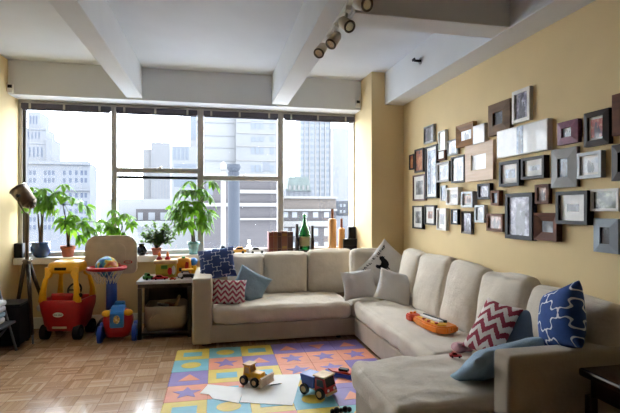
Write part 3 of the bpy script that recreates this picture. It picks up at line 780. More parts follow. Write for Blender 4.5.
def frame(label, x0, x1, y0, y1, fm, fw, pic, matw=0., style='flat', depth=.03, name='picture_frame'):
    """px box of the frame's front face centre extents; fw, matw in metres"""
    XW = XR-.001
    xf = XR-depth
    cx = (x0+x1)/2; cy = (y0+y1)/2
    pl = at_x(x0, cy, xf); pr_ = at_x(x1, cy, xf); pt = at_x(cx, y0, xf); pb = at_x(cx, y1, xf)
    # slanted perspective: the px top/bottom are extremes, shrink a little
    w = pl.y-pr_.y; h = (pt.z-pb.z)*.94
    loc = Vector((XW, (pl.y+pr_.y)/2, (pt.z+pb.z)/2))
    t = thing(name, label, 'picture frame', loc, R(-90), 'framed pictures on the right wall')
    if fw < .055: fw *= .66
    hw, hh = w/2, h/2; fw = min(fw, hw*.6, hh*.6); iw, ih = hw-fw, hh-fw
    b = NB()
    if style == 'in': yo, yi = depth*.75, depth          # inner edge proud
    elif style == 'out': yo, yi = depth, depth*.5        # outer edge proud
    else: yo, yi = depth, depth
    rings = []
    for (a, c, y) in ((hw, hh, 0), (hw, hh, -yo), (iw, ih, -yi), (iw, ih, -depth*.5), ):
        rings.append([b.verts.new((sx*a, y, sz*c)) for sx, sz in ((-1, -1), (1, -1), (1, 1), (-1, 1))])
    rings.append(rings[0])
    inner0 = [b.verts.new((sx*iw, 0, sz*ih)) for sx, sz in ((-1, -1), (1, -1), (1, 1), (-1, 1))]
    seq = rings[:4]+[inner0]+[rings[0]]
    for q in range(len(seq)-1):
        for k in range(4):
            b.faces.new((seq[q][k], seq[q][(k+1) % 4], seq[q+1][(k+1) % 4], seq[q+1][k]))
    obj('frame', b, M(fm), t)
    if style == 'flush':
        obj('photo', bx(-iw, iw, -depth-.001, -depth*.25, -ih, ih), M('pic_'+pic), t)
    elif matw:
        mw = min(matw, iw*.7, ih*.7)
        obj('mat_board', bx(-iw, iw, -depth*.62, -.001, -ih, ih), M('mat_board'), t)
        obj('photo', bx(-iw+mw, iw-mw, -depth*.62-.0012, -depth*.62, -ih+mw, ih-mw), M('pic_'+pic), t)
    else:
        obj('photo', bx(-iw, iw, -depth*.62 if style != 'out' else -depth*.45, -.001, -ih, ih), M('pic_'+pic), t)
    return t
FR = [
 ('small silver frame with dark photo, highest at the far end of the wall', 423, 433, 125, 143.5, 'frame_silver', .025, 'dark', 0, 'in', .035),
 ('narrow white frame right of the small silver one at the far end', 438, 445.2, 130, 151, 'frame_white', .02, 'white', 0, 'flat', .03),
 ('small grey frame with pale photo left of the antique gold frame', 446.5, 457.2, 139, 155.5, 'frame_silver', .025, 'pale', 0, 'in', .03),
 ('antique gold brown wooden frame in the upper row', 455.8, 473, 123, 147, 'frame_gold', .06, 'pale', 0, 'out', .04),
 ('thin white frame with glare painted blank white right of the antique gold frame', 473, 484.5, 124, 144, 'frame_white', .01, 'white', 0, 'flush', .04),  # white picture colour stands in for glare on the glass
 ('wide weathered taupe wood frame with small dark photo', 487, 508.5, 101, 135, 'frame_taupe', .075, 'dark', 0, 'in', .045),
 ('white frame hung highest of all with portrait photo', 512, 529.5, 88, 123, 'frame_white', .04, 'violet', 0, 'flat', .03),
 ('large square pale oak frame with white centre', 465, 493, 141.5, 182, 'frame_oak', .10, 'white', 0, 'flat', .03),
 ('tiny black frame at the far left edge of the picture wall', 409, 413.5, 154, 170, 'frame_black', .02, 'orange', 0, 'flat', .03),
 ('dark brown frame with orange picture beside the tall black frame', 414.4, 423, 148, 173, 'frame_espresso', .03, 'orange', 0, 'flat', .03),
 ('tall narrow black frame with a column of pale photos', 425, 436.5, 144, 200, 'frame_black', .025, 'blue', .03, 'flat', .035),
 ('tiny brown frame above the grey brown frame', 436.3, 444.5, 149, 161, 'frame_brown', .03, 'white', 0, 'in', .03),
 ('grey brown box frame with bluish photo', 436.6, 448.8, 161.5, 182.5, 'frame_grey', .03, 'blue', .02, 'flat', .04),
 ('black frame with pale blue print left of the pale oak frame', 451, 464.2, 155, 183.5, 'frame_black', .025, 'pale', 0, 'flat', .035),
 ('dark red frame with white mat and small black figure', 412.6, 424.5, 174, 201.5, 'frame_red', .025, 'bw', .05, 'flat', .03),
 ('narrow silver frame half behind the square white frame', 440.5, 445.6, 185, 201.5, 'frame_silver', .02, 'blue', 0, 'flat', .02),
 ('square white frame with tiny dark photo and wide mat', 446, 458, 187, 205.5, 'frame_white', .03, 'dark', .05, 'flat', .05),
 ('pale grey box frame with portrait right of the square white one', 461, 472.5, 191, 208, 'frame_silver', .03, 'warm', .02, 'flat', .045),
 ('black frame with white mat, lowest at the far left', 412.2, 422.3, 205, 229.5, 'frame_black', .025, 'bw', .045, 'flat', .035),
 ('black frame with white mat second from left in bottom row', 424.2, 434.4, 204.5, 225.5, 'frame_black', .025, 'warm', .05, 'flat', .035),
 ('white frame with small dark portrait in the bottom row', 436.4, 446, 207.5, 231, 'frame_white', .025, 'dark', .04, 'flat', .035),
 ('small black frame with grey mat in the bottom row', 450.8, 457.6, 208.5, 225, 'frame_black', .02, 'blue', .015, 'flat', .03),
 ('ornate pewter frame with scrolled edges in the bottom row', 461.2, 471, 210.5, 234.5, 'frame_pewter', .03, 'violet', 0, 'out', .03),
 ('black frame with white mat and blue print beside the large charcoal frame top', 498.8, 518.8, 160, 187, 'frame_black', .035, 'blue', .04, 'flat', .045),
 ('dark brown frame with white print under the long white panorama', 521, 543.8, 156, 179.5, 'frame_espresso', .03, 'pale', .04, 'flat', .045),
 ('small charcoal frame with two figures under the pale oak frame', 477.2, 489.6, 183, 199.8, 'frame_charcoal', .03, 'violet', 0, 'flat', .035),
 ('small brown wood frame just left of the large charcoal frame top', 490.6, 498.8, 190, 206, 'frame_walnut', .03, 'blue', 0, 'flat', .04),
 ('small silver blue frame above the brown baby photo frame', 474.4, 484.2, 204.5, 223, 'frame_silver', .03, 'pale', 0, 'flat', .035),
 ('brown wood frame with baby photo at left of the large charcoal frame', 486.3, 502.5, 213, 232, 'frame_walnut', .035, 'warm', 0, 'flat', .035),
 ('largest charcoal frame with tall street scene photo', 505, 532, 191.5, 241, 'frame_charcoal', .045, 'violet', 0, 'flat', .04),
 ('small brown frame with pink family photo right of the charcoal frame', 534.8, 548.5, 183.5, 204.5, 'frame_brown', .035, 'warm', 0, 'flat', .03),
 ('dark brown slatted frame with blue picture in the bottom row', 533.5, 556.5, 212, 241.5, 'frame_brown', .08, 'dark', 0, 'out', .045),
 ('mauve carved frame with small silver photo', 556, 576.5, 120, 144.5, 'frame_mauve', .055, 'pale', 0, 'in', .04),
 ('espresso frame with white mat and colourful people photo', 582.5, 607.5, 109.5, 146.5, 'frame_espresso', .05, 'multi', .015, 'in', .04),
 ('large brown wood frame cut by the right edge, upper one', 612, 640, 90, 135, 'frame_brown', .09, 'dark', 0, 'flat', .03),
 ('grey striped frame with bluish photo below the mauve frame', 550, 575.5, 147, 188.5, 'frame_grey', .07, 'blue', 0, 'in', .035),
 ('pale silver frame with grey photo right of the grey striped frame', 577, 601, 151, 179, 'frame_silver', .03, 'pale', .015, 'flat', .035),
 ('dark carved frame cut by the right edge, lower one', 610, 636, 142, 181.5, 'frame_espresso', .07, 'dark', 0, 'in', .04),
 ('black box frame with wide mat and small dark photo', 555.5, 587, 190, 225.5, 'frame_black', .035, 'dark', .08, 'flat', .05),
 ('white frame with dark green landscape photo', 590.3, 618.5, 188, 212, 'frame_white', .025, 'green', 0, 'flat', .03),
 ('silver frame with sloping sides and dark photo, lowest at right', 592.5, 617, 217.5, 254, 'frame_steel', .06, 'dark', 0, 'in', .03),
]
for f in FR: frame(*f)
# panorama strip
t = frame('long white panoramic frame with one small figure in the middle', 497, 547.5, 124, 155, 'frame_white', .012, 'white', 0, 'flush', .04)
tw = t
obj('figure_photo', bx(-.035, .035, -.043, -.0411, -.10, .10), M('pic_blue'), t)

# ------------------------------------------------------------------ near side table (lower right corner)
t = thing('side_table', 'dark brown wooden side table at the lower right beside the sofa arm', 'table', (1.96, 1.55, 0))
obj('table_top', bx(-.235, .24, -.33, .33, .585, .625, .012), M('table_top_dark'), t)
obj('apron', bx(-.20, .21, -.29, .29, .50, .584, .004), M('table_top_dark'), t)
for sx in (-.195, .2):
    for sy in (-.29, .29): obj('leg', bx(sx-.02, sx+.02, sy-.02, sy+.02, 0, .50, .004), M('table_top_dark'), t)

# ------------------------------------------------------------------ things on the sill
def pot(t, prof, m, soil_z, soil_r):
    b = NB(); lathe(b, prof); obj('pot', b, M(m), t, True)
    b = NB(); cyl(b, (0, 0, soil_z-.01), (0, 0, soil_z), soil_r, seg=20); obj('soil', b, M('soil'), t)
def leaflet(bm, base, d, nrm, L, W, droop):
    d = d.normalized(); s = d.cross(nrm).normalized(); n = s.cross(d)
    N = 5; rows = []
    for i in range(N+1):
        f = i/N; w = W*.5*math.sin(PI*(f**.8))**.8 if 0 < f < 1 else 0.0006
        c = base+d*L*f - Vector((0, 0, 1))*droop*L*f*f + n*.0
        rows.append([bm.verts.new(c-s*w+n*w*.25), bm.verts.new(c), bm.verts.new(c+s*w+n*w*.25)])
    for i in range(N):
        for k in range(2): bm.faces.new((rows[i][k], rows[i][k+1], rows[i+1][k+1], rows[i+1][k]))
def palmate(bm, c, out, L, rnd, n=6):
    out = out.normalized(); a0 = rnd.uniform(0, 6.28)
    up = Vector((0, 0, 1)); side = out.cross(up).normalized() if abs(out.z) < .95 else Vector((1, 0, 0)); top = side.cross(out)
    for k in range(n):
        a = a0+2*PI*k/n+rnd.uniform(-.25, .25)
        d = (side*math.cos(a)+top*math.sin(a))*1.0*.85+out*.45+Vector((0, 0, -.85))
        leaflet(bm, c, d, out+Vector((rnd.uniform(-.2, .2), rnd.uniform(-.2, .2), .3)), L*rnd.uniform(.8, 1.15), L*.44, rnd.uniform(.15, .6))
def money_plant(label, px, Y, basepx, prof, potm, soil, stems, clusters, L, seed, name='money_tree'):
    rnd = random.Random(seed)
    base = at_y(px, 250, Y); t = thing(name, label, 'plant', (base.x, Y, SZ), group='green houseplants on the sill')
    O = Vector((base.x, Y, SZ))
    pot(t, prof, potm, *soil)
    b = NB(); top = None
    for (tx, ty, r0) in stems:
        e = at_y(tx, ty, Y)-O; bs = Vector((rnd.uniform(-.02, .02), rnd.uniform(-.015, .015), soil[0]-.005))
        tube(b, [bs, bs.lerp(e, .35)+Vector((rnd.uniform(-.012, .012), rnd.uniform(-.012, .012), 0)), bs.lerp(e, .7)+Vector((rnd.uniform(-.012, .012), rnd.uniform(-.01, .01), 0)), e], [r0, r0*.85, r0*.7, r0*.5])
        top = e
    obj('trunk', b, M('bark'), t, True)
    fb = NB(); sb = NB(); ends = [at_y(s[0], s[1], Y)-O for s in stems]
    for (cx, cy) in clusters:
        dy = rnd.uniform(-.09, .05)
        c = at_y(cx, cy, Y+dy)-O
        hub = min(ends, key=lambda e: (e-c).length)
        out = (c-hub)+Vector((0, -.04, .05))
        tube(sb, [hub, hub.lerp(c, .5)+Vector((0, 0, .02)), c], .0035, 5)
        palmate(fb, c, out, L, rnd, rnd.choice((5, 6, 6, 7)))
    obj('petiole', sb, M('stem_green'), t, True)
    obj('foliage', fb, M('leaf_money'), t)
    return t
def prof_round(r, h): return [(r*.62, 0), (r*.85, h*.2), (r, h*.5), (r*.97, h*.75), (r*.86, h*.9), (r*.98, h), (r*.86, h), (r*.8, h*.86)]
def prof_cone(r, h): return [(r*.68, 0), (r*.9, h*.74), (r*1.0, h*.74), (r*1.03, h), (r*.9, h), (r*.88, h*.85)]
YP = 5.695
money_plant('braided money tree in a round blue glazed pot at left of sill', 41, YP, 254, prof_round(.105, .175), 'glazed_blue', (.155, .085),
    [(38, 214, .014), (41, 212, .014), (43.5, 212, .013)],
    [(28, 204), (31, 193), (34, 197), (38, 192), (43, 197), (46, 203), (49, 196), (32, 187), (44, 188), (39, 204)], .13, 1)
money_plant('money tree in a terracotta pot second from left on the sill', 68, YP, 254, prof_cone(.08, .125), 'terracotta', (.11, .066),
    [(66, 222, .014), (70, 225, .012), (63, 205, .010)],
    [(64, 184), (56, 192), (64, 196), (72, 197), (79, 201), (87, 206), (52, 203), (60, 210), (68, 211), (58, 218), (66, 221), (74, 215), (82, 221), (91, 217), (86, 228), (94, 230), (97, 222), (71, 228), (101, 236), (79, 235)], .13, 2)
money_plant('leafy young plant standing behind the beige basketball backboard', 119, YP, 254, prof_cone(.085, .125), 'glazed_teal', (.11, .07),
    [(113, 222, .008), (122, 222, .008), (128, 220, .006)],
    [(108, 221), (111, 226), (116, 218), (118, 228), (124, 214), (129, 215), (123, 232), (131, 222), (108, 238), (113, 210)], .105, 3, 'leafy_plant')
money_plant('tallest money tree in a pale teal pot at the middle mullion', 193.5, YP, 252, prof_cone(.075, .155), 'glazed_teal', (.14, .062),
    [(192.5, 226, .016), (190, 212, .011), (195, 208, .010)],
    [(190, 181), (181, 190), (188, 190), (184, 201), (175.5, 202), (171, 209), (178, 210), (195, 190), (203, 189), (208, 196), (194, 207), (202, 212), (208, 211), (182, 216), (188, 222), (180, 222), (197, 218), (204, 222), (213, 181), (186, 208), (199, 202)], .155, 4)
# small leafed bush
base = at_y(156.5, 250, YP); t = thing('leafy_bush', 'bushy small-leaved houseplant in a terracotta pot on the sill', 'plant', (base.x, YP, SZ), group='green houseplants on the sill')
pot(t, prof_cone(.06, .085), 'terracotta', .075, .05)
rnd = random.Random(9); sb = NB(); fb = NB(); O = Vector((base.x, YP, SZ))
for k in range(48):
    tgt = at_y(rnd.uniform(141, 178), rnd.uniform(223, 243), YP+rnd.uniform(-.07, .04))-O
    st = Vector((0, 0, .075)); mid = st.lerp(tgt, .5)+Vector((0, 0, .03))
    tube(sb, [st, mid, tgt], .003, 5)
    for q in range(9):
        f = rnd.uniform(.35, 1.02); p = st.lerp(mid, f*2) if f < .5 else mid.lerp(tgt, f*2-1)
        d = Vector((rnd.uniform(-1, 1), rnd.uniform(-1, .6), rnd.uniform(-.3, .8)))
        leaflet(fb, p, d, Vector((rnd.uniform(-.4, .4), -.3, 1)), rnd.uniform(.045, .07), .034, .2)
obj('stem', sb, M('bark'), t, True); obj('foliage', fb, M('leaf_dark'), t)
# dark round glass vase beside it
p = at_y(143.5, 250, 5.67); t = thing('glass_jar', 'dark round glass jar beside the bushy plant on the sill', 'jar', (p.x-.02, 5.66, SZ))
b = NB(); lathe(b, [(.03, 0), (.055, .03), (.062, .065), (.05, .1), (.032, .118), (.034, .128)]); obj('jar_body', b, M('toy_glass'), t, True)
b = NB(); lathe(b, [(.036, .128), (.036, .14), (.0, .146)]); obj('lid', b, M('dark_metal'), t, True)
# speakers
def speaker(label, px, py, Y, w, h, d, z0, name='speaker'):
    p = at_y(px, py, Y); t = thing(name, label, 'speaker', (p.x, Y, z0))
    obj('cabinet', bx(-w/2, w/2, 0, d, 0, h, .005), M('black_plastic'), t)
    obj('grille', bx(-w*.42, w*.42, -.006, 0, h*.06, h*.94, .003), M('black_matte'), t)
    return t
speaker('small black speaker at the left end of the window sill', 17.5, 248, 5.64, .10, .165, .10, SZ)
speaker('black cube speaker on top of the black box by the column', 352.3, 231, 5.67, .10, .155, .09, SZ+.162)
t = thing('media_box', 'low black electronics box at the right end of the sill', 'box', (at_y(351, 245, 5.66).x, 5.655, SZ))
obj('case', bx(-.105, .105, 0, .13, 0, .16, .004), M('black_plastic'), t)
obj('front_panel', bx(-.098, .098, -.004, 0, .08, .15, .002), M('black_matte'), t); obj('front_panel', bx(-.098, .098, -.004, 0, .01, .07, .002), M('black_matte'), t)
# books
xs = [268.5, 273.6, 277.6, 281.6, 287.5, 293.2]
bl = ['maroon leather book at the left end of the row on the sill', 'brown leather book second from left in the row on the sill', 'dark leather book in the middle of the row on the sill', 'brown gilt-banded thick book second from right in the row', 'dark leather book at the right end of the row on the sill']
for i in range(5):
    x0 = at_y(xs[i], 240, 5.63).x; x1 = at_y(xs[i+1], 240, 5.63).x
    w = x1-x0-.002; h = .265+(.0, .004, -.004, .006, 0)[i]
    t = thing('leather_book', bl[i], 'book', ((x0+x1)/2, 5.63, SZ), group='old leather books on the sill')
    m = ('book_maroon', 'book_brown', 'book_dark', 'book_brown', 'book_dark')[i]
    b = NB(); box(b, -w/2, -w/2+.004, 0, .14, 0, h); box(b, w/2-.004, w/2, 0, .14, 0, h); box(b, -w/2, w/2, -.006, .006, 0, h, .004)
    obj('cover', b, M(m), t)
    obj('pages', bx(-w/2+.004, w/2-.004, .006, .135, .004, h-.006), M('page_cream'), t)
    for z in (.2, .78): obj('gilt_band', bx(-w/2+.006, w/2-.006, -.0075, -.005, h*z, h*z+(.03 if i == 3 else .004)), M('gold'), t)
# bottle in a wooden holder
p = at_y(304.5, 250, 5.67); t = thing('bottle_holder', 'dark wooden holder cradling the green bottle on the sill', 'holder', (p.x, 5.67, SZ))
obj('base', bx(-.115, .115, -.055, .055, 0, .03, .004), M('dark_wood'), t)
for s, hh in ((-1, .36), (1, .34)): obj('post', bx(s*.10-.016, s*.10+.016, -.03, .03, .03, hh, .004), M('dark_wood'), t)
for s in (-1, 1): obj('side_block', bx(s*.10-.02-.002*s, s*.10+.02-.002*s, -.052, .052, .03, .19, .004), M('dark_wood'), t)
t = thing('champagne_bottle', 'green champagne bottle with gold label standing in the wooden holder', 'bottle', (p.x, 5.67, SZ+.031))
b = NB(); lathe(b, [(.05, 0), (.068, .005), (.07, .18), (.062, .24), (.034, .31), (.022, .36), (.02, .43), (.024, .435), (.024, .45), (.018, .455)]); obj('glass', b, M('bottle_green'), t, True)
b = NB(); lathe(b, [(.0712, .05), (.0712, .17)], cap=False); bmesh.ops.solidify(b, geom=b.faces[:], thickness=.001); obj('paper_label', b, M('bottle_label'), t, True)
# wooden bottles
for lab, px, yt, sh, rr, nr in (('tall wooden bottle sculpture on the sill beside the column', 332.3, 209, 219, .052, .017), ('shorter wooden bottle sculpture right of the taller one', 341.5, 218.5, 228.5, .045, .016)):
    Yq = 5.67 if px < 335 else 5.72
    p = at_y(px, 250, Yq); zt = at_y(px, yt, Yq).z-SZ; zs = at_y(px, sh, Yq).z-SZ
    t = thing('wooden_bottle', lab, 'sculpture', (p.x, Yq, SZ), group='wooden bottles on the sill')
    b = NB(); lathe(b, [(rr*.96, 0), (rr, .01), (rr, zs-.015), (rr*.9, zs), (nr*1.2, zs+.012)]); obj('bottle_body', b, M('bottle_wood'), t, True)
    b = NB(); lathe(b, [(nr, zs+.008), (nr*.95, zt-.01), (nr*1.1, zt-.008), (nr*1.1, zt)]); obj('neck', b, M('red_brown_wood'), t, True)
# cars on the sill
p = at_y(238, 248, 5.66); toy_car('yellow toy taxi on the window sill behind the sofa', (p.x, 5.66, SZ), PI, .20, .075, .085, 'taxi_yellow')
p = at_y(257, 248, 5.66); toy_car('white model car on the sill beside the old books', (p.x, 5.66, SZ), 0.05, .20, .07, .075, 'car_white')
p = at_y(216, 248, 5.66); toy_car('silver blue model car on the sill above the navy pillow', (p.x, 5.65, SZ), .1, .19, .07, .07, 'car_silver')
p = at_y(224, 246, 5.72); toy_car('white toy van behind the silver model car on the sill', (p.x, 5.735, SZ), .1, .13, .06, .10, 'car_white', name='toy_van')
p = at_y(249, 248, 5.73); t = thing('glass_decanter', 'small clear glass bottle with stopper behind the toy taxi', 'bottle', (p.x, 5.735, SZ))
b = NB(); lathe(b, [(.028, 0), (.036, .01), (.036, .07), (.016, .105), (.014, .13)]); obj('bottle_glass', b, M('clear_glass'), t, True)
b = NB(); lathe(b, [(.012, .13), (.02, .145), (.014, .165), (.004, .17)]); obj('stopper', b, M('clear_glass'), t, True)

# ------------------------------------------------------------------ tripod spotlight lamp
c = at_y(27, 260, 5.30); C0 = Vector((c.x, 5.30, 0))
t = thing('tripod_floor_lamp', 'vintage metal spotlight floor lamp on wooden tripod by the left window', 'lamp', C0)
zj = at_y(27, 262, 5.3).z
feet = [at_z(33, 344, 0)-C0, Vector((-.175, .07, 0)), Vector((.13, .37, 0))]
for f in feet:
    f.z = 0
    d = f.normalized()
    s = Vector((0, 0, zj-.02))+d*.03; e = Vector((f.x, f.y, .012))
    b = NB(); tube(b, [s, s.lerp(e, .9)], [.022, .015], 10); leg = obj('leg', b, M('dark_wood'), t, True)
    b = NB(); tube(b, [s.lerp(e, .9), e], [.013, .009], 10); sphere(b, e, .012, u=10, v=8); obj('foot_tip', b, M('grey_metal'), leg, True)
b = NB(); cyl(b, (0, 0, zj-.06), (0, 0, zj+.01), .035, .04); cyl(b, (0, 0, zj+.01), (0, 0, zj+.03), .05, .03); obj('hub', b, M('bronze_metal'), t)
zp = at_y(27, 214, 5.3).z
b = NB(); cyl(b, (0, 0, zj), (0, 0, zp), .018); cyl(b, (0, 0, zp-.3), (0, 0, zp), .022); obj('pole', b, M('bronze_metal'), t)
b = NB(); cyl(b, (-.005, -.02, zj+.02), (.05, -.04, zj+.02), .008); sphere(b, (.055, -.042, zj+.02), .014, u=10, v=8); obj('knob', b, M('chrome'), t)
hc = at_y(24, 196, 5.30)-C0; ax = Vector((-.60, .10, .76)).normalized()
b = NB(); cyl(b, hc-ax*.10, hc+ax*.10, .078, .09, 28, False); bmesh.ops.solidify(b, geom=b.faces[:], thickness=.004)
cyl(b, hc-ax*.135, hc-ax*.10, .045, .078, 28); cyl(b, hc-ax*.155, hc-ax*.135, .03, .03, 20)
head = obj('lamp_head', b, M('bronze_metal'), t, True)
b = NB(); torus(b, (0, 0, 0), .09, .006); bmesh.ops.transform(b, matrix=Matrix.Translation(hc+ax*.10) @ ax.to_track_quat('Z', 'Y').to_matrix().to_4x4(), verts=b.verts[:]); obj('rim', b, M('chrome'), head, True)
b = NB(); sphere(b, hc+ax*.0, .04, u=14, v=10); obj('bulb', b, M('white_plastic'), head, True)
sd = ax.cross(Vector((0, 0, 1))).normalized()
b = NB(); base = Vector((0, 0, zp)); tube(b, [hc+sd*.092, hc+sd*.098-Vector((0, 0, .07)), base+sd*.05+Vector((0, 0, .02)), base, base-sd*.05+Vector((0, 0, .02)), hc-sd*.098-Vector((0, 0, .07)), hc-sd*.092], .009)
obj('yoke', b, M('bronze_metal'), t, True)
for s in (-1, 1):
    b = NB(); cyl(b, hc+sd*.088*s, hc+sd*.118*s, .018); obj('yoke_knob', b, M('dark_metal'), t)

# ------------------------------------------------------------------ far-left clutter
t = thing('storage_cube', 'black storage cube on the floor between folding chair and tripod lamp', 'box', (-2.065, 5.16, 0))
obj('case', bx(-.135, .135, -.14, .14, .02, .41, .008), M('black_matte'), t)
obj('lid', bx(-.14, .14, -.145, .145, .412, .435, .006), M('black_plastic'), t)
for sx in (-.11, .11):
    for sy in (-.11, .11):
        b = NB(); cyl(b, (sx, sy, 0), (sx, sy, .02), .015); obj('foot', b, M('black_rubber'), t)
t = thing('folding_chair', 'grey metal folding chair at far left holding folded laundry', 'chair', (-2.02, 4.72, 0))
def leg2(p, q, r=.012): b = NB(); tube(b, [p, q], r); return b
for sy in (-.17, .2):
    obj('leg', leg2((.10, sy, .0), (-.06, sy, .62)), M('grey_metal'), t, True)
    obj('leg', leg2((-.16, sy, .0), (.05, sy, .28)), M('grey_metal'), t, True)
obj('seat', bx(-.165, .09, -.19, .22, .27, .295, .01), M('dark_metal'), t)
b = NB(); tube(b, [(-.06, -.18, .62), (-.06, .21, .62)], .014); obj('top_rail', b, M('grey_metal'), t, True)
obj('backrest', bx(-.085, -.045, -.15, .18, .60, .66, .01), M('grey_metal'), t)
for i, (z, col, lab) in enumerate(((.297, 'cloth_white', 'lowest'), (.352, 'denim_linen', 'second from bottom'), (.407, 'cloth_white', 'second from top'), (.462, 'cloth_white', 'topmost'))):
    b = soft_box((0, 0, .026), (.185, .30, .052), .022, 8, (0, 0, .004), .004, 9, i); o = obj('folded_towel', b, M(col), None, True)
    o.location = (-2.085+.004*i, 4.72, z); tag(o, 'folded cloth on the folding chair, %s of the stack' % lab, 'towel', 'folded laundry on the chair')

# ------------------------------------------------------------------ toy ride-on car
cp = at_z(70, 336, 0); t = thing('toddler_ride_on_car', 'red toddler ride-on car with yellow roof beside the tripod lamp', 'toy car', (-1.585, 5.36, 0), R(-12)); t.scale = (.85, .74, .92)
def loft(bm, sections, cap=True):
    rings = [[bm.verts.new(p) for p in s] for s in sections]
    n = len(rings[0])
    for i in range(len(rings)-1):
        for k in range(n): bm.faces.new((rings[i][k], rings[i][(k+1) % n], rings[i+1][(k+1) % n], rings[i+1][k]))
    if cap: bm.faces.new(rings[0]); bm.faces.new(rings[-1])
    return bm
def rrect(x0, x1, y0, y1, r, z, n=6):
    pts = []
    for cx, cy, a0 in ((x1-r, y1-r, 0), (x0+r, y1-r, 90), (x0+r, y0+r, 180), (x1-r, y0+r, 270)):
        for k in range(n+1):
            a = R(a0+90*k/n); pts.append((cx+r*math.cos(a), cy+r*math.sin(a), z))
    return pts
b = NB(); loft(b, [rrect(-.19, .19, -.2, .22, .06, .10), rrect(-.22, .22, -.225, .25, .08, .16), rrect(-.24, .24, -.245, .27, .09, .27), rrect(-.27, .27, -.26, .29, .1, .36), rrect(-.275, .275, -.262, .295, .1, .44), rrect(-.262, .262, -.25, .285, .095, .462), rrect(-.22, .22, -.2, .23, .08, .455), rrect(-.2, .2, -.18, .21, .08, .2)])
obj('body', b, M('red_plastic'), t, True)
b = NB(); loft(b, [rrect(-.185, .185, -.195, .20, .09, .765), rrect(-.205, .205, -.21, .215, .1, .80), rrect(-.19, .19, -.19, .2, .1, .875), rrect(-.13, .13, -.13, .14, .09, .90)])
roof = obj('roof', b, M('yellow_plastic'), t, True)
b = NB(); box(b, -.075, .075, -.213, -.19, .80, .835, .008); obj('handle_slot', b, M('black_matte'), roof)
for sx, sy, ex, ey, w in ((-.215, -.215, -.16, -.165, .05), (.215, -.215, .16, -.165, .05), (-.215, .24, -.16, .17, .04), (.215, .24, .16, .17, .04)):
    b = NB(); loft(b, [rrect(sx-w*1.0, sx+w*1.0, sy-.035, sy+.035, .025, .44), rrect(sx*.97+ex*.03-w*.7, sx*.97+ex*.03+w*.7, sy-.03, sy+.03, .02, .55), rrect((sx+ex)/2-w*.55, (sx+ex)/2+w*.55, (sy+ey)/2-.025, (sy+ey)/2+.025, .02, .7), rrect(ex*1.05-w*.8, ex*1.05+w*.8, ey-.032, ey+.03, .025, .72), rrect(ex*.9-w*1.3, ex*.9+w*1.3, ey-.035, ey+.035, .025, .83)])
    obj('roof_pillar', b, M('yellow_plastic'), t, True)
for sx in (-.205, .205):
    b = NB(); cyl(b, (sx, -.27, .0), (sx, -.27, .0001), .001)
    b.free(); b = NB(); wheel(b, (sx, -.17, .085), .085, .075); w_ = obj('wheel', b, M('black_rubber'), t, False)
    b = NB(); wheel(b, (sx+math.copysign(.004, sx), -.17, .085), .042, .08); obj('hubcap', b, M('grey_metal'), w_)
    b = NB(); wheel(b, (sx, .2, .085), .085, .075); w_ = obj('wheel', b, M('black_rubber'), t, False)
    b = NB(); wheel(b, (sx+math.copysign(.004, sx), .2, .085), .042, .08); obj('hubcap', b, M('grey_metal'), w_)
b = NB(); torus(b, (0, 0, 0), .085, .013); bmesh.ops.transform(b, matrix=Matrix.Translation((.03, .12, .53)) @ Matrix.Rotation(R(60), 4, 'X'), verts=b.verts[:])
cyl(b, (.03, .12, .53), (.03, .22, .42), .015); box(b, -.05, .11, .112, .128, .522, .538); obj('steering_wheel', b, M('black_plastic'), t, True)
b = NB(); loft(b, [rrect(-.15, .15, -.16, -.06, .04, .3), rrect(-.15, .15, -.17, -.08, .04, .5), rrect(-.13, .13, -.175, -.13, .02, .53)]); obj('seat', b, M('red_plastic'), t, True)
b = NB(); cyl(b, (0, -.262, .30), (0, -.272, .30), .05, .048, 24); bmesh.ops.scale(b, vec=(1.3, 1, .55), space=Matrix.Translation((0, .265, -.30)), verts=b.verts[:]); bd = obj('badge', b, M('white_plastic'), t)
bd.location = (0, .005, 0)
text_mesh('lettering', 'little tikes', .026, M('black_plastic'), bd, (0, -.2735, .30), (R(90), 0, 0), .0008)
b = NB(); box(b, -.09, .09, -.235, -.222, .135, .16, .005); obj('lower_plate', b, M('beige_plastic'), t)
b = NB(); sphere(b, (-.255, -.215, .37), .035, (1, .7, 1.1)); obj('tail_light', b, M('white_plastic'), t, True)
b = NB(); cyl(b, (.245, -.205, .52), (.262, -.225, .52), .025); obj('fuel_cap', b, M('black_plastic'), t)

# ------------------------------------------------------------------ toy basketball hoop
hp = at_y(111.5, 300, 5.42); t = thing('toy_basketball_hoop', 'toy basketball hoop with beige backboard, red rim and blue post', 'toy', (hp.x, 5.42, 0))
b = NB(); loft(b, [rrect(-.15, .14, -.16, .2, .09, 0), rrect(-.15, .14, -.16, .2, .09, .09), rrect(-.12, .12, -.1, .14, .06, .15)]); obj('base', b, M('black_plastic'), t, True)
b = NB(); cyl(b, (0, 0, .14), (0, 0, .66), .062, .056, 24); obj('post', b, M('blue_plastic'), t, True)
zb0 = at_y(111, 274, 5.4).z; zb1 = at_y(111, 235.5, 5.4).z; hw = .272
pts = []
for cx, cz, a0, r in ((hw-.13, zb1-.13, 0, .13), (-hw+.13, zb1-.13, 90, .13), (-hw+.06, zb0+.06, 180, .06), (hw-.06, zb0+.06, 270, .06)):
    for k in range(8): a = R(a0+90*k/7); pts.append((cx+r*math.cos(a), cz+r*math.sin(a)))
b = NB(); prism(b, pts, 'y', -.015, .02); bmesh.ops.bevel(b, geom=b.edges[:], offset=.005, segments=1, affect='EDGES'); bk = obj('backboard', b, M('beige_plastic'), t)
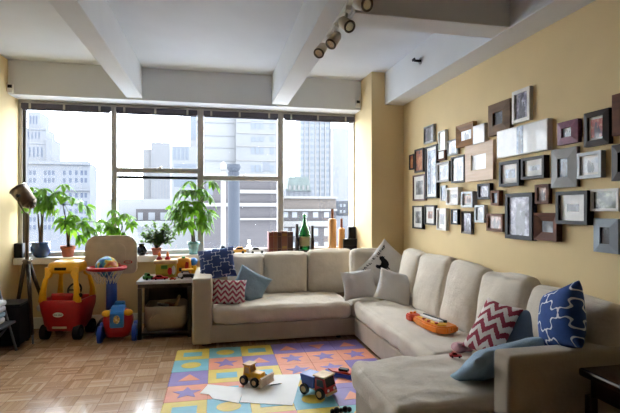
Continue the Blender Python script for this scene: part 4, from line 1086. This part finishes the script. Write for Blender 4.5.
b = NB(); ip = [(x*.55, (z-(zb0+zb1)/2)*.5+(zb0+zb1)/2+.02) for x, z in pts]; prism(b, ip, 'y', -.02, -.014); bmesh.ops.bevel(b, geom=b.edges[:], offset=.003, segments=1, affect='EDGES'); obj('raised_panel', b, M('beige_plastic'), bk)
bz = at_y(129, 262, 5.4).z; bxx = at_y(128, 262, 5.4).x-hp.x
b = NB(); torus(b, (bxx, -.016, bz), .03, .004, 'y', 24, 6, (1.4, 1)); 
for v in b.verts: v.co.z = bz+(v.co.z-bz)*.62
bd = obj('badge', b, M('red_plastic'), bk)
text_mesh('lettering', 'little tikes', .02, M('red_plastic'), bk, (bxx, -.0165, bz), (R(90), 0, 0), .0008)
zr = at_y(110, 268, 5.2).z
b = NB(); torus(b, (0, -.22, zr), .168, .022, sc=(1.08, .92)); box(b, -.1, .1, -.08, -.01, zr-.03, zr+.03, .01); obj('rim', b, M('red_plastic'), t, True)
b = NB()
for k in range(18):
    a = 2*PI*k/18
    for s in (-1, 1):
        tube(b, [(.17*math.cos(a)*1.05, -.22+.17*math.sin(a)*.9, zr-.015), (.13*math.cos(a+s*.18), -.22+.12*math.sin(a+s*.18), zr-.09), (.10*math.cos(a+s*.35), -.22+.09*math.sin(a+s*.35), zr-.16)], .004, 4)
obj('net', b, M('net_white'), t)
tt = NT('ball_paint'); vv = tt.coord(); tt.l(tt.ramp(tt.noise(9, 2, vv), [(.38, lin('#1f4f9a')), (.47, lin('#3aa0b8')), (.53, lin('#d9c23c')), (.62, lin('#b8532e'))]), tt.b.inputs['Base Color']); tt.set(Roughness=.35); MATS['ball_paint'] = tt.m
b = NB(); sphere(b, (0, 0, 0), .115, u=24, v=16); o = obj('toy_ball', b, M('ball_paint'), None, True); o.location = (hp.x, 5.2, zr+.012); tag(o, 'colourful toy ball sitting in the red hoop rim', 'ball')

# ------------------------------------------------------------------ red and blue push toy
pp = at_z(118, 338.5, 0); t = thing('push_toy', 'red and blue wheeled push toy in front of the basketball post', 'toy', (at_y(118.5, 330, 5.10).x, 5.10, 0), R(4)); t.scale = (.9, .9, .93)
b = NB(); loft(b, [rrect(-.13, .13, -.08, .1, .06, .05), rrect(-.155, .155, -.12, .13, .09, .13), rrect(-.165, .165, -.13, .14, .1, .24), rrect(-.145, .145, -.115, .12, .09, .32), rrect(-.08, .08, -.06, .07, .05, .355)]); obj('body', b, M('red_plastic'), t, True)
b = NB(); tube_pts = [(-.0, -.148, .2), (0, -.15, .29), (0, -.12, .36), (0, -.02, .395), (0, .1, .37)]
pr2 = [(-.155, .17), (-.165, .25), (-.14, .335), (-.05, .385), (.06, .39), (.12, .35), (.10, .33), (.05, .36), (-.04, .36), (-.115, .315), (-.135, .25), (-.125, .17)]
prism(b, pr2, 'x', -.075, .075); bmesh.ops.bevel(b, geom=b.edges[:], offset=.008, segments=2, affect='EDGES'); bnd = obj('strap', b, M('sky_plastic'), t)
mat_picture('sticker', ['#2b4aa0', '#d9b23a', '#e8e4da'], 40, 2.)
b = NB(); prism(b, [(.035*math.cos(k*PI/10), .265+.045*math.sin(k*PI/10)) for k in range(20)], 'y', -.172, -.155); obj('sticker', b, M('sticker'), bnd)
for s in (-1, 1):
    b = NB(); sphere(b, (s*.115, -.09, .325), .05, (1.1, .8, .75)); obj('side_knob', b, M('yellow_plastic'), t, True)
    for y, rr in ((-.09, .095), (.09, .095)):
        b = NB(); wheel(b, (s*.185, y, rr), rr, .05); bmesh.ops.bevel(b, geom=b.edges[:], offset=.006, segments=2, affect='EDGES'); w_ = obj('wheel', b, M('blue_plastic'), t)
        b = NB(); wheel(b, (s*.205, y, rr), .04, .03); obj('hubcap', b, M('sky_plastic'), w_)
b = NB(); box(b, -.06, .06, .1, .16, .3, .42, .02); obj('handle', b, M('sky_plastic'), t)

# ------------------------------------------------------------------ toy shelf / table
sl = at_z(139, 339.5, 0); SX = sl.x; TZ = at_y(139, 281, 5.06).z
t = thing('toy_table', 'dark framed open shelf table with white top beside the sofa arm', 'table', (SX, 5.04, 0))
LW = -.25-SX; LD = .50
obj('table_top', bx(-.025, LW+.0, -.01, LD+.01, TZ-.035, TZ, .005), M('table_white'), t)
obj('frame', box(box(bx(-.01, LW-.012, .0, .035, TZ-.075, TZ-.036, .004), -.01, .03, .035, LD, TZ-.075, TZ-.036, .004), LW-.05, LW-.012, .035, LD, TZ-.075, TZ-.036, .004), M('shelf_wood'), t)
for x in (-.01, LW-.052):
    for y in (0, LD-.045): obj('leg', bx(x, x+.04, y, y+.045, 0, TZ-.077, .004), M('shelf_wood'), t)
obj('bottom_shelf', bx(.03, LW-.053, .005, LD-.005, .04, .07, .003), M('shelf_wood'), t)
obj('back_panel', bx(.03, LW-.053, LD-.02, LD-.008, .07, TZ-.077, .002), M('shelf_wood'), t)
# basket
t = thing('fabric_basket', 'slouchy grey fabric storage basket inside the toy table', 'basket', (SX+LW/2-.01, 5.04+.235, .0715))
def wob(pts, a, s): return [(x, y, z+a*noise.noise(Vector((x*6+s, y*6, s)))) for x, y, z in pts]
bw = LW/2-.06
b = NB(); loft(b, [rrect(-bw*.92, bw*.92, -.17, .17, .05, 0), rrect(-bw, bw, -.19, .19, .06, .06), rrect(-bw*1.0, bw*1.0, -.2, .2, .06, .16), wob(rrect(-bw*1.01, bw*1.0, -.195, .2, .06, .26), .05, 1), wob(rrect(-bw*.97, bw*.96, -.18, .185, .05, .262), .05, 1), rrect(-bw*.9, bw*.9, -.17, .17, .05, .06)])
obj('basket_body', b, M('basket_fabric'), t, True)
b = NB(); tube(b, [(-bw*.55, -.205, .2), (-.16, -.215, .13), (-.08, -.213, .2)], .008); obj('handle', b, M('basket_fabric'), t, True)
for nm, lab, dx, dy, dz, m, sz in (('toy_block', 'pink toy block in the fabric basket', -.1, -.08, .2, 'pink_cloth', (.1, .06, .05)), ('toy_brush', 'white handled toy in the fabric basket', -.04, -.03, .25, 'white_plastic', (.13, .03, .03)), ('toy_hammer', 'yellow wooden toy standing in the fabric basket', .1, .02, .25, 'toy_wood', (.03, .03, .2)), ('toy_bear', 'brown soft toy in the fabric basket', .03, .05, .2, 'red_brown_wood', (.15, .12, .1))):
    o = obj(nm, soft_box((0, 0, 0), sz, min(sz)*.35, 6, (0, 0, 0), .003, 20, 2), M(m), None, True); o.location = (SX+LW/2-.01+dx, 5.275+dy, .0715+dz); o.rotation_euler = (.2, .3, .4); tag(o, lab, 'toy')

# toys on the table
TT = TZ+.001
p = at_y(166.5, 278, 5.30); t = thing('drum_toy_box', 'yellow drum-shaped toy box with dark rim and cat face', 'toy', (p.x, 5.30, TT))
b = NB(); loft(b, [rrect(-.105, .105, -.08, .08, .03, 0), rrect(-.115, .115, -.09, .09, .03, .09), rrect(-.11, .11, -.085, .085, .03, .155)]); bxo = obj('box_body', b, M('olive_yellow'), t, True)
b = NB(); loft(b, [rrect(-.125, .125, -.1, .1, .035, .155), rrect(-.128, .128, -.103, .103, .035, .185), rrect(-.12, .12, -.095, .095, .03, .195)]); obj('rim', b, M('toy_wood'), t, True)
b = NB(); prism(b, [(.045+.026*math.cos(k*PI/8), .075+.04*math.sin(k*PI/8)) for k in range(16)], 'y', -.094, -.086); obj('red_patch', b, M('red_plastic'), bxo)
b = NB(); prism(b, [(.085+.02*math.cos(k*PI/8), .085+.05*math.sin(k*PI/8)) for k in range(16)], 'y', -.094, -.084); obj('white_patch', b, M('white_plastic'), bxo)
b = NB(); box(b, -.05, .02, -.093, -.085, .1, .14, .004); obj('dark_patch', b, M('green_plastic'), bxo)
for px, lab in ((159.5, 'left one of two tiny red and orange figures on the drum toy'), (167.8, 'right one of two tiny red and orange figures on the drum toy')):
    q = at_y(px, 258, 5.30); tf = thing('toy_figure', lab, 'toy', (q.x, 5.29, TT+.1965), group='tiny figures on the drum toy')
    b = NB(); lathe(b, [(.03, 0), (.034, .01), (.022, .03), (.012, .04)]); obj('skirt', b, M('red_plastic'), tf, True)
    b = NB(); lathe(b, [(.012, .038), (.018, .05), (.008, .085), (.002, .09)]); obj('body', b, M('orange_plastic'), tf, True)
p = at_y(183.5, 272, 5.33); t = thing('toy_house', 'orange plastic play house toy with red panel on the table', 'toy', (p.x, 5.33, TT))
b = NB(); loft(b, [rrect(-.09, .085, -.05, .07, .02, 0), rrect(-.095, .09, -.055, .07, .03, .12), rrect(-.085, .08, -.045, .06, .03, .19), rrect(-.04, .04, -.02, .04, .02, .21)]); ho = obj('house_body', b, M('amber_plastic'), t, True)
b = NB(); prism(b, [(.02, .04), (.06, .04), (.06, .16), (.03, .17), (.02, .13)], 'y', -.066, -.05); obj('red_panel', b, M('red_plastic'), ho)
b = NB(); box(b, -.045, -.015, -.064, -.05, .06, .1, .003); obj('dark_window', b, M('black_plastic'), ho)
b = NB(); box(b, -.02, .02, -.03, .03, .2, .225, .005); obj('chimney', b, M('green_plastic'), ho)
b = NB(); sphere(b, (0, 0, 0), .045); o = obj('toy_ball', b, M('sky_plastic'), None, True); o.location = (at_y(194.5, 261, 5.30).x-.012, 5.345, TT+.16); tag(o, 'small blue ball at the right of the orange toy house', 'ball')
o2 = obj('ball_stand', bx(-.03, .03, -.03, .03, 0, .114, .006), M('yellow_plastic')); o2.location = (o.location.x, 5.345, TT); tag(o2, 'yellow toy stand under the small blue ball', 'toy')
p = at_y(148, 279, 5.12); toy_car('green toy tractor at the left edge of the toy table', (p.x, 5.13, TT), R(35), .10, .06, .075, 'green_plastic', name='toy_tractor')
p = at_y(160.5, 279, 5.12); toy_car('red toy racing car in front of the drum toy', (p.x, 5.115, TT), R(4), .16, .06, .05, 'red_plastic')
p = at_y(173, 282, 5.08); toy_car('tiny red toy car at the front edge of the table', (p.x, 5.065, TT), R(0), .07, .03, .028, 'red_orange')
p = at_y(187, 281, 5.12); t = toy_car('black and white toy train engine on the table by the sofa', (p.x+.0, 5.14, TT), R(8), .20, .075, .085, 'black_plastic', name='toy_train', glass='white_plastic')
b = NB(); cyl(b, (-.075, -.036, .045), (-.075, -.042, .045), .026); obj('face_plate', b, M('white_plastic'), t)
b = NB(); box(b, -.06, .07, -.03, .03, .086, .105, .008); obj('top_panel', b, M('yellow_plastic'), t)

# ------------------------------------------------------------------ floor toys and papers
def sheet(name, label, pts, z, th=.0025, cat='paper'):
    w = [at_z(x, y, z) for x, y in pts]; c = sum(w, Vector())/len(w)
    b = NB(); prism(b, [(p.x-c.x, p.y-c.y) for p in w], 'z', 0, th)
    o = obj(name, b, M('paper_white')); o.location = (c.x, c.y, z); return tag(o, label, cat)
o = sheet('paper_sheet', 'large white paper sheet under the blade of the toy bulldozer', [(247, 376), (301.5, 374.2), (292.5, 405.5), (240, 402.5)], ZM+.0008)
o = sheet('paper_sheet', 'torn white paper sheet left of the large white sheet', [(200, 393.5), (208, 384.5), (228, 386.5), (244.5, 388), (238.5, 403.5), (226, 401), (213, 399), (209, 394.5)], ZM+.0008)
p = at_z(272, 385.5, ZM+.004); q = at_z(279, 384.5, ZM+.004)
t = thing('pencil', 'dark pencil lying on the large white paper', 'pencil', p.lerp(q, .5)+Vector((0, 0, .0048)), math.atan2(q.y-p.y, q.x-p.x))
b = NB(); cyl(b, (-.04, 0, 0), (.04, 0, 0), .0042, seg=6); obj('barrel', b, M('black_plastic'), t)
b = NB(); cyl(b, (.04, 0, 0), (.055, 0, 0), .0042, .0008, 6); obj('tip', b, M('toy_wood'), t)
# bulldozer
p = at_z(254, 384, ZM); q = at_z(0, 0, 0)
t = thing('toy_bulldozer', 'yellow wooden toy bulldozer with wood blade on the paper', 'toy', (p.x, p.y, ZM+.0035), R(-42))
obj('chassis', bx(-.085, .085, -.04, .04, .03, .055, .004), M('toy_wood'), t)
obj('hood', bx(-.005, .085, -.036, .036, .055, .1, .006), M('yellow_plastic'), t)
b = NB(); 
for sy in (-.036, .03): prism(b, [(-.08, .055), (-.005, .055), (-.005, .1), (-.02, .145), (-.07, .145)], 'y', sy, sy+.006)
cab = obj('cab', b, M('yellow_plastic'), t)
b = NB(); prism(b, [(-.066, .085), (-.016, .085), (-.026, .13), (-.064, .13)], 'y', -.0372, .0372); obj('cab_window', b, M('toy_wood'), cab)
obj('roof', bx(-.08, -.005, -.045, .045, .145, .156, .003), M('toy_wood'), t)
b = NB(); prism(b, [(.115, .008), (.135, .02), (.128, .05), (.135, .085), (.122, .09), (.112, .05), (.108, .012)], 'y', -.085, .085); obj('blade', b, M('frame_oak'), t)
for sy in (-.05, .05): obj('blade_arm', bx(0, .115, sy-.005, sy+.005, .03, .045, .002), M('toy_wood'), t)
for sx in (-.055, .05):
    for sy in (-.058, .058):
        b = NB(); wheel(b, (sx, sy, .036), .036, .022, 'y'); w_ = obj('wheel', b, M('black_rubber'), t)
        b = NB(); wheel(b, (sx, sy+math.copysign(.002, sy), .036), .018, .024, 'y'); obj('hub', b, M('toy_wood'), w_)
# dump truck
p = at_z(318.5, 394, ZM)
t = thing('toy_dump_truck', 'red and blue wooden toy dump truck on the foam mat', 'toy', (p.x, p.y, ZM+.001), R(-52))
obj('chassis', bx(-.12, .115, -.035, .035, .035, .052, .003), M('toy_wood'), t)
b = NB(); prism(b, [(-.135, .14), (-.11, .055), (.0, .055), (.005, .14)], 'y', -.062, .062); bmesh.ops.bevel(b, geom=b.edges[:], offset=.004, segments=1, affect='EDGES'); obj('dump_bed', b, M('blue_plastic'), t)
b = NB()
for sy in (-.058, .05): prism(b, [(.012, .045), (.115, .045), (.115, .09), (.095, .15), (.012, .15)], 'y', sy, sy+.008)
cab = obj('cab', b, M('red_plastic'), t)
b = NB(); prism(b, [(.03, .085), (.098, .085), (.086, .135), (.03, .135)], 'y', -.0595, .0595); obj('cab_window', b, M('black_plastic'), cab)
obj('cab_front', bx(.10, .118, -.05, .05, .04, .088, .003), M('red_plastic'), t)
b = NB(); prism(b, [(.115, .09), (.118, .09), (.099, .148), (.096, .148)], 'y', -.05, .05); obj('windscreen', b, M('toy_glass'), t)
obj('roof', bx(-.005, .105, -.066, .066, .151, .162, .003), M('toy_wood'), t)
obj('bumper', bx(.115, .13, -.062, .062, .03, .046, .003), M('toy_wood'), t)
for sy in (-.035, .035):
    b = NB(); cyl(b, (.117, sy, .065), (.123, sy, .065), .01); obj('headlight', b, M('white_plastic'), t)
for sx in (-.08, .07):
    for sy in (-.068, .068):
        b = NB(); wheel(b, (sx, sy, .039), .039, .024, 'y'); w_ = obj('wheel', b, M('black_rubber'), t)
        b = NB(); wheel(b, (sx, sy+math.copysign(.002, sy), .039), .022, .026, 'y'); obj('hub', b, M('toy_wood'), w_)
# flat boat toy by the chaise
p = at_z(341, 376, ZM)
t = thing('toy_boat', 'flat red and blue toy boat on the mat beside the chaise corner', 'toy', (p.x-.01, p.y+.02, ZM+.001), R(-38))
b = NB(); prism(b, [(-.13, 0), (-.05, -.055), (.13, -.05), (.13, .05), (-.05, .055)], 'z', 0, .03); bmesh.ops.bevel(b, geom=b.edges[:], offset=.005, segments=1, affect='EDGES'); obj('hull', b, M('blue_plastic'), t)
b = NB(); prism(b, [(-.1, 0), (-.04, -.04), (.11, -.036), (.11, .036), (-.04, .04)], 'z', .03, .042); obj('deck', b, M('red_orange'), t)
obj('cabin', bx(.0, .08, -.022, .022, .042, .062, .004), M('black_plastic'), t)
# dark knobbly toy at the bottom edge
p = at_z(341, 413, ZM)
t = thing('toy_caterpillar', 'black bumpy toy at the mat edge in front of the chaise', 'toy', (p.x, p.y, ZM), R(4))
for k in range(5):
    b = NB(); sphere(b, (-.06+.03*k, 0, .0175+.004*(k % 2)), .0175+.004*(k % 2), u=12, v=8); obj('segment', b, M('black_rubber'), t, True)
b = NB()
for k in range(4): cyl(b, (-.06+.03*k, 0, .018), (-.03+.03*k, 0, .018), .006)
obj('core', b, M('black_rubber'), t)

# ------------------------------------------------------------------ light and camera
w = bpy.data.worlds.new('World'); scene.world = w; w.use_nodes = True
bg = w.node_tree.nodes['Background']; bg.inputs[0].default_value = (.88, .95, 1.03, 1); bg.inputs[1].default_value = 12.0
cam = bpy.data.cameras.new('Camera'); co = bpy.data.objects.new('Camera', cam); link(co)
co.location = (0, 0, CAMH); co.rotation_euler = (R(90), 0, -YAW)
cam.sensor_width = 36; cam.lens = FPX/620*36; cam.shift_y = 1.5/620; cam.clip_end = 1500; cam.clip_start = .05
scene.camera = co
vs = scene.view_settings; vs.view_transform = 'Standard'; vs.look = 'None'; vs.exposure = 0.22; vs.gamma = 1.0
cy = scene.cycles; cy.use_denoising = True; cy.max_bounces = 10; cy.diffuse_bounces = 6; cy.transparent_max_bounces = 12
cy.sample_clamp_indirect = 10
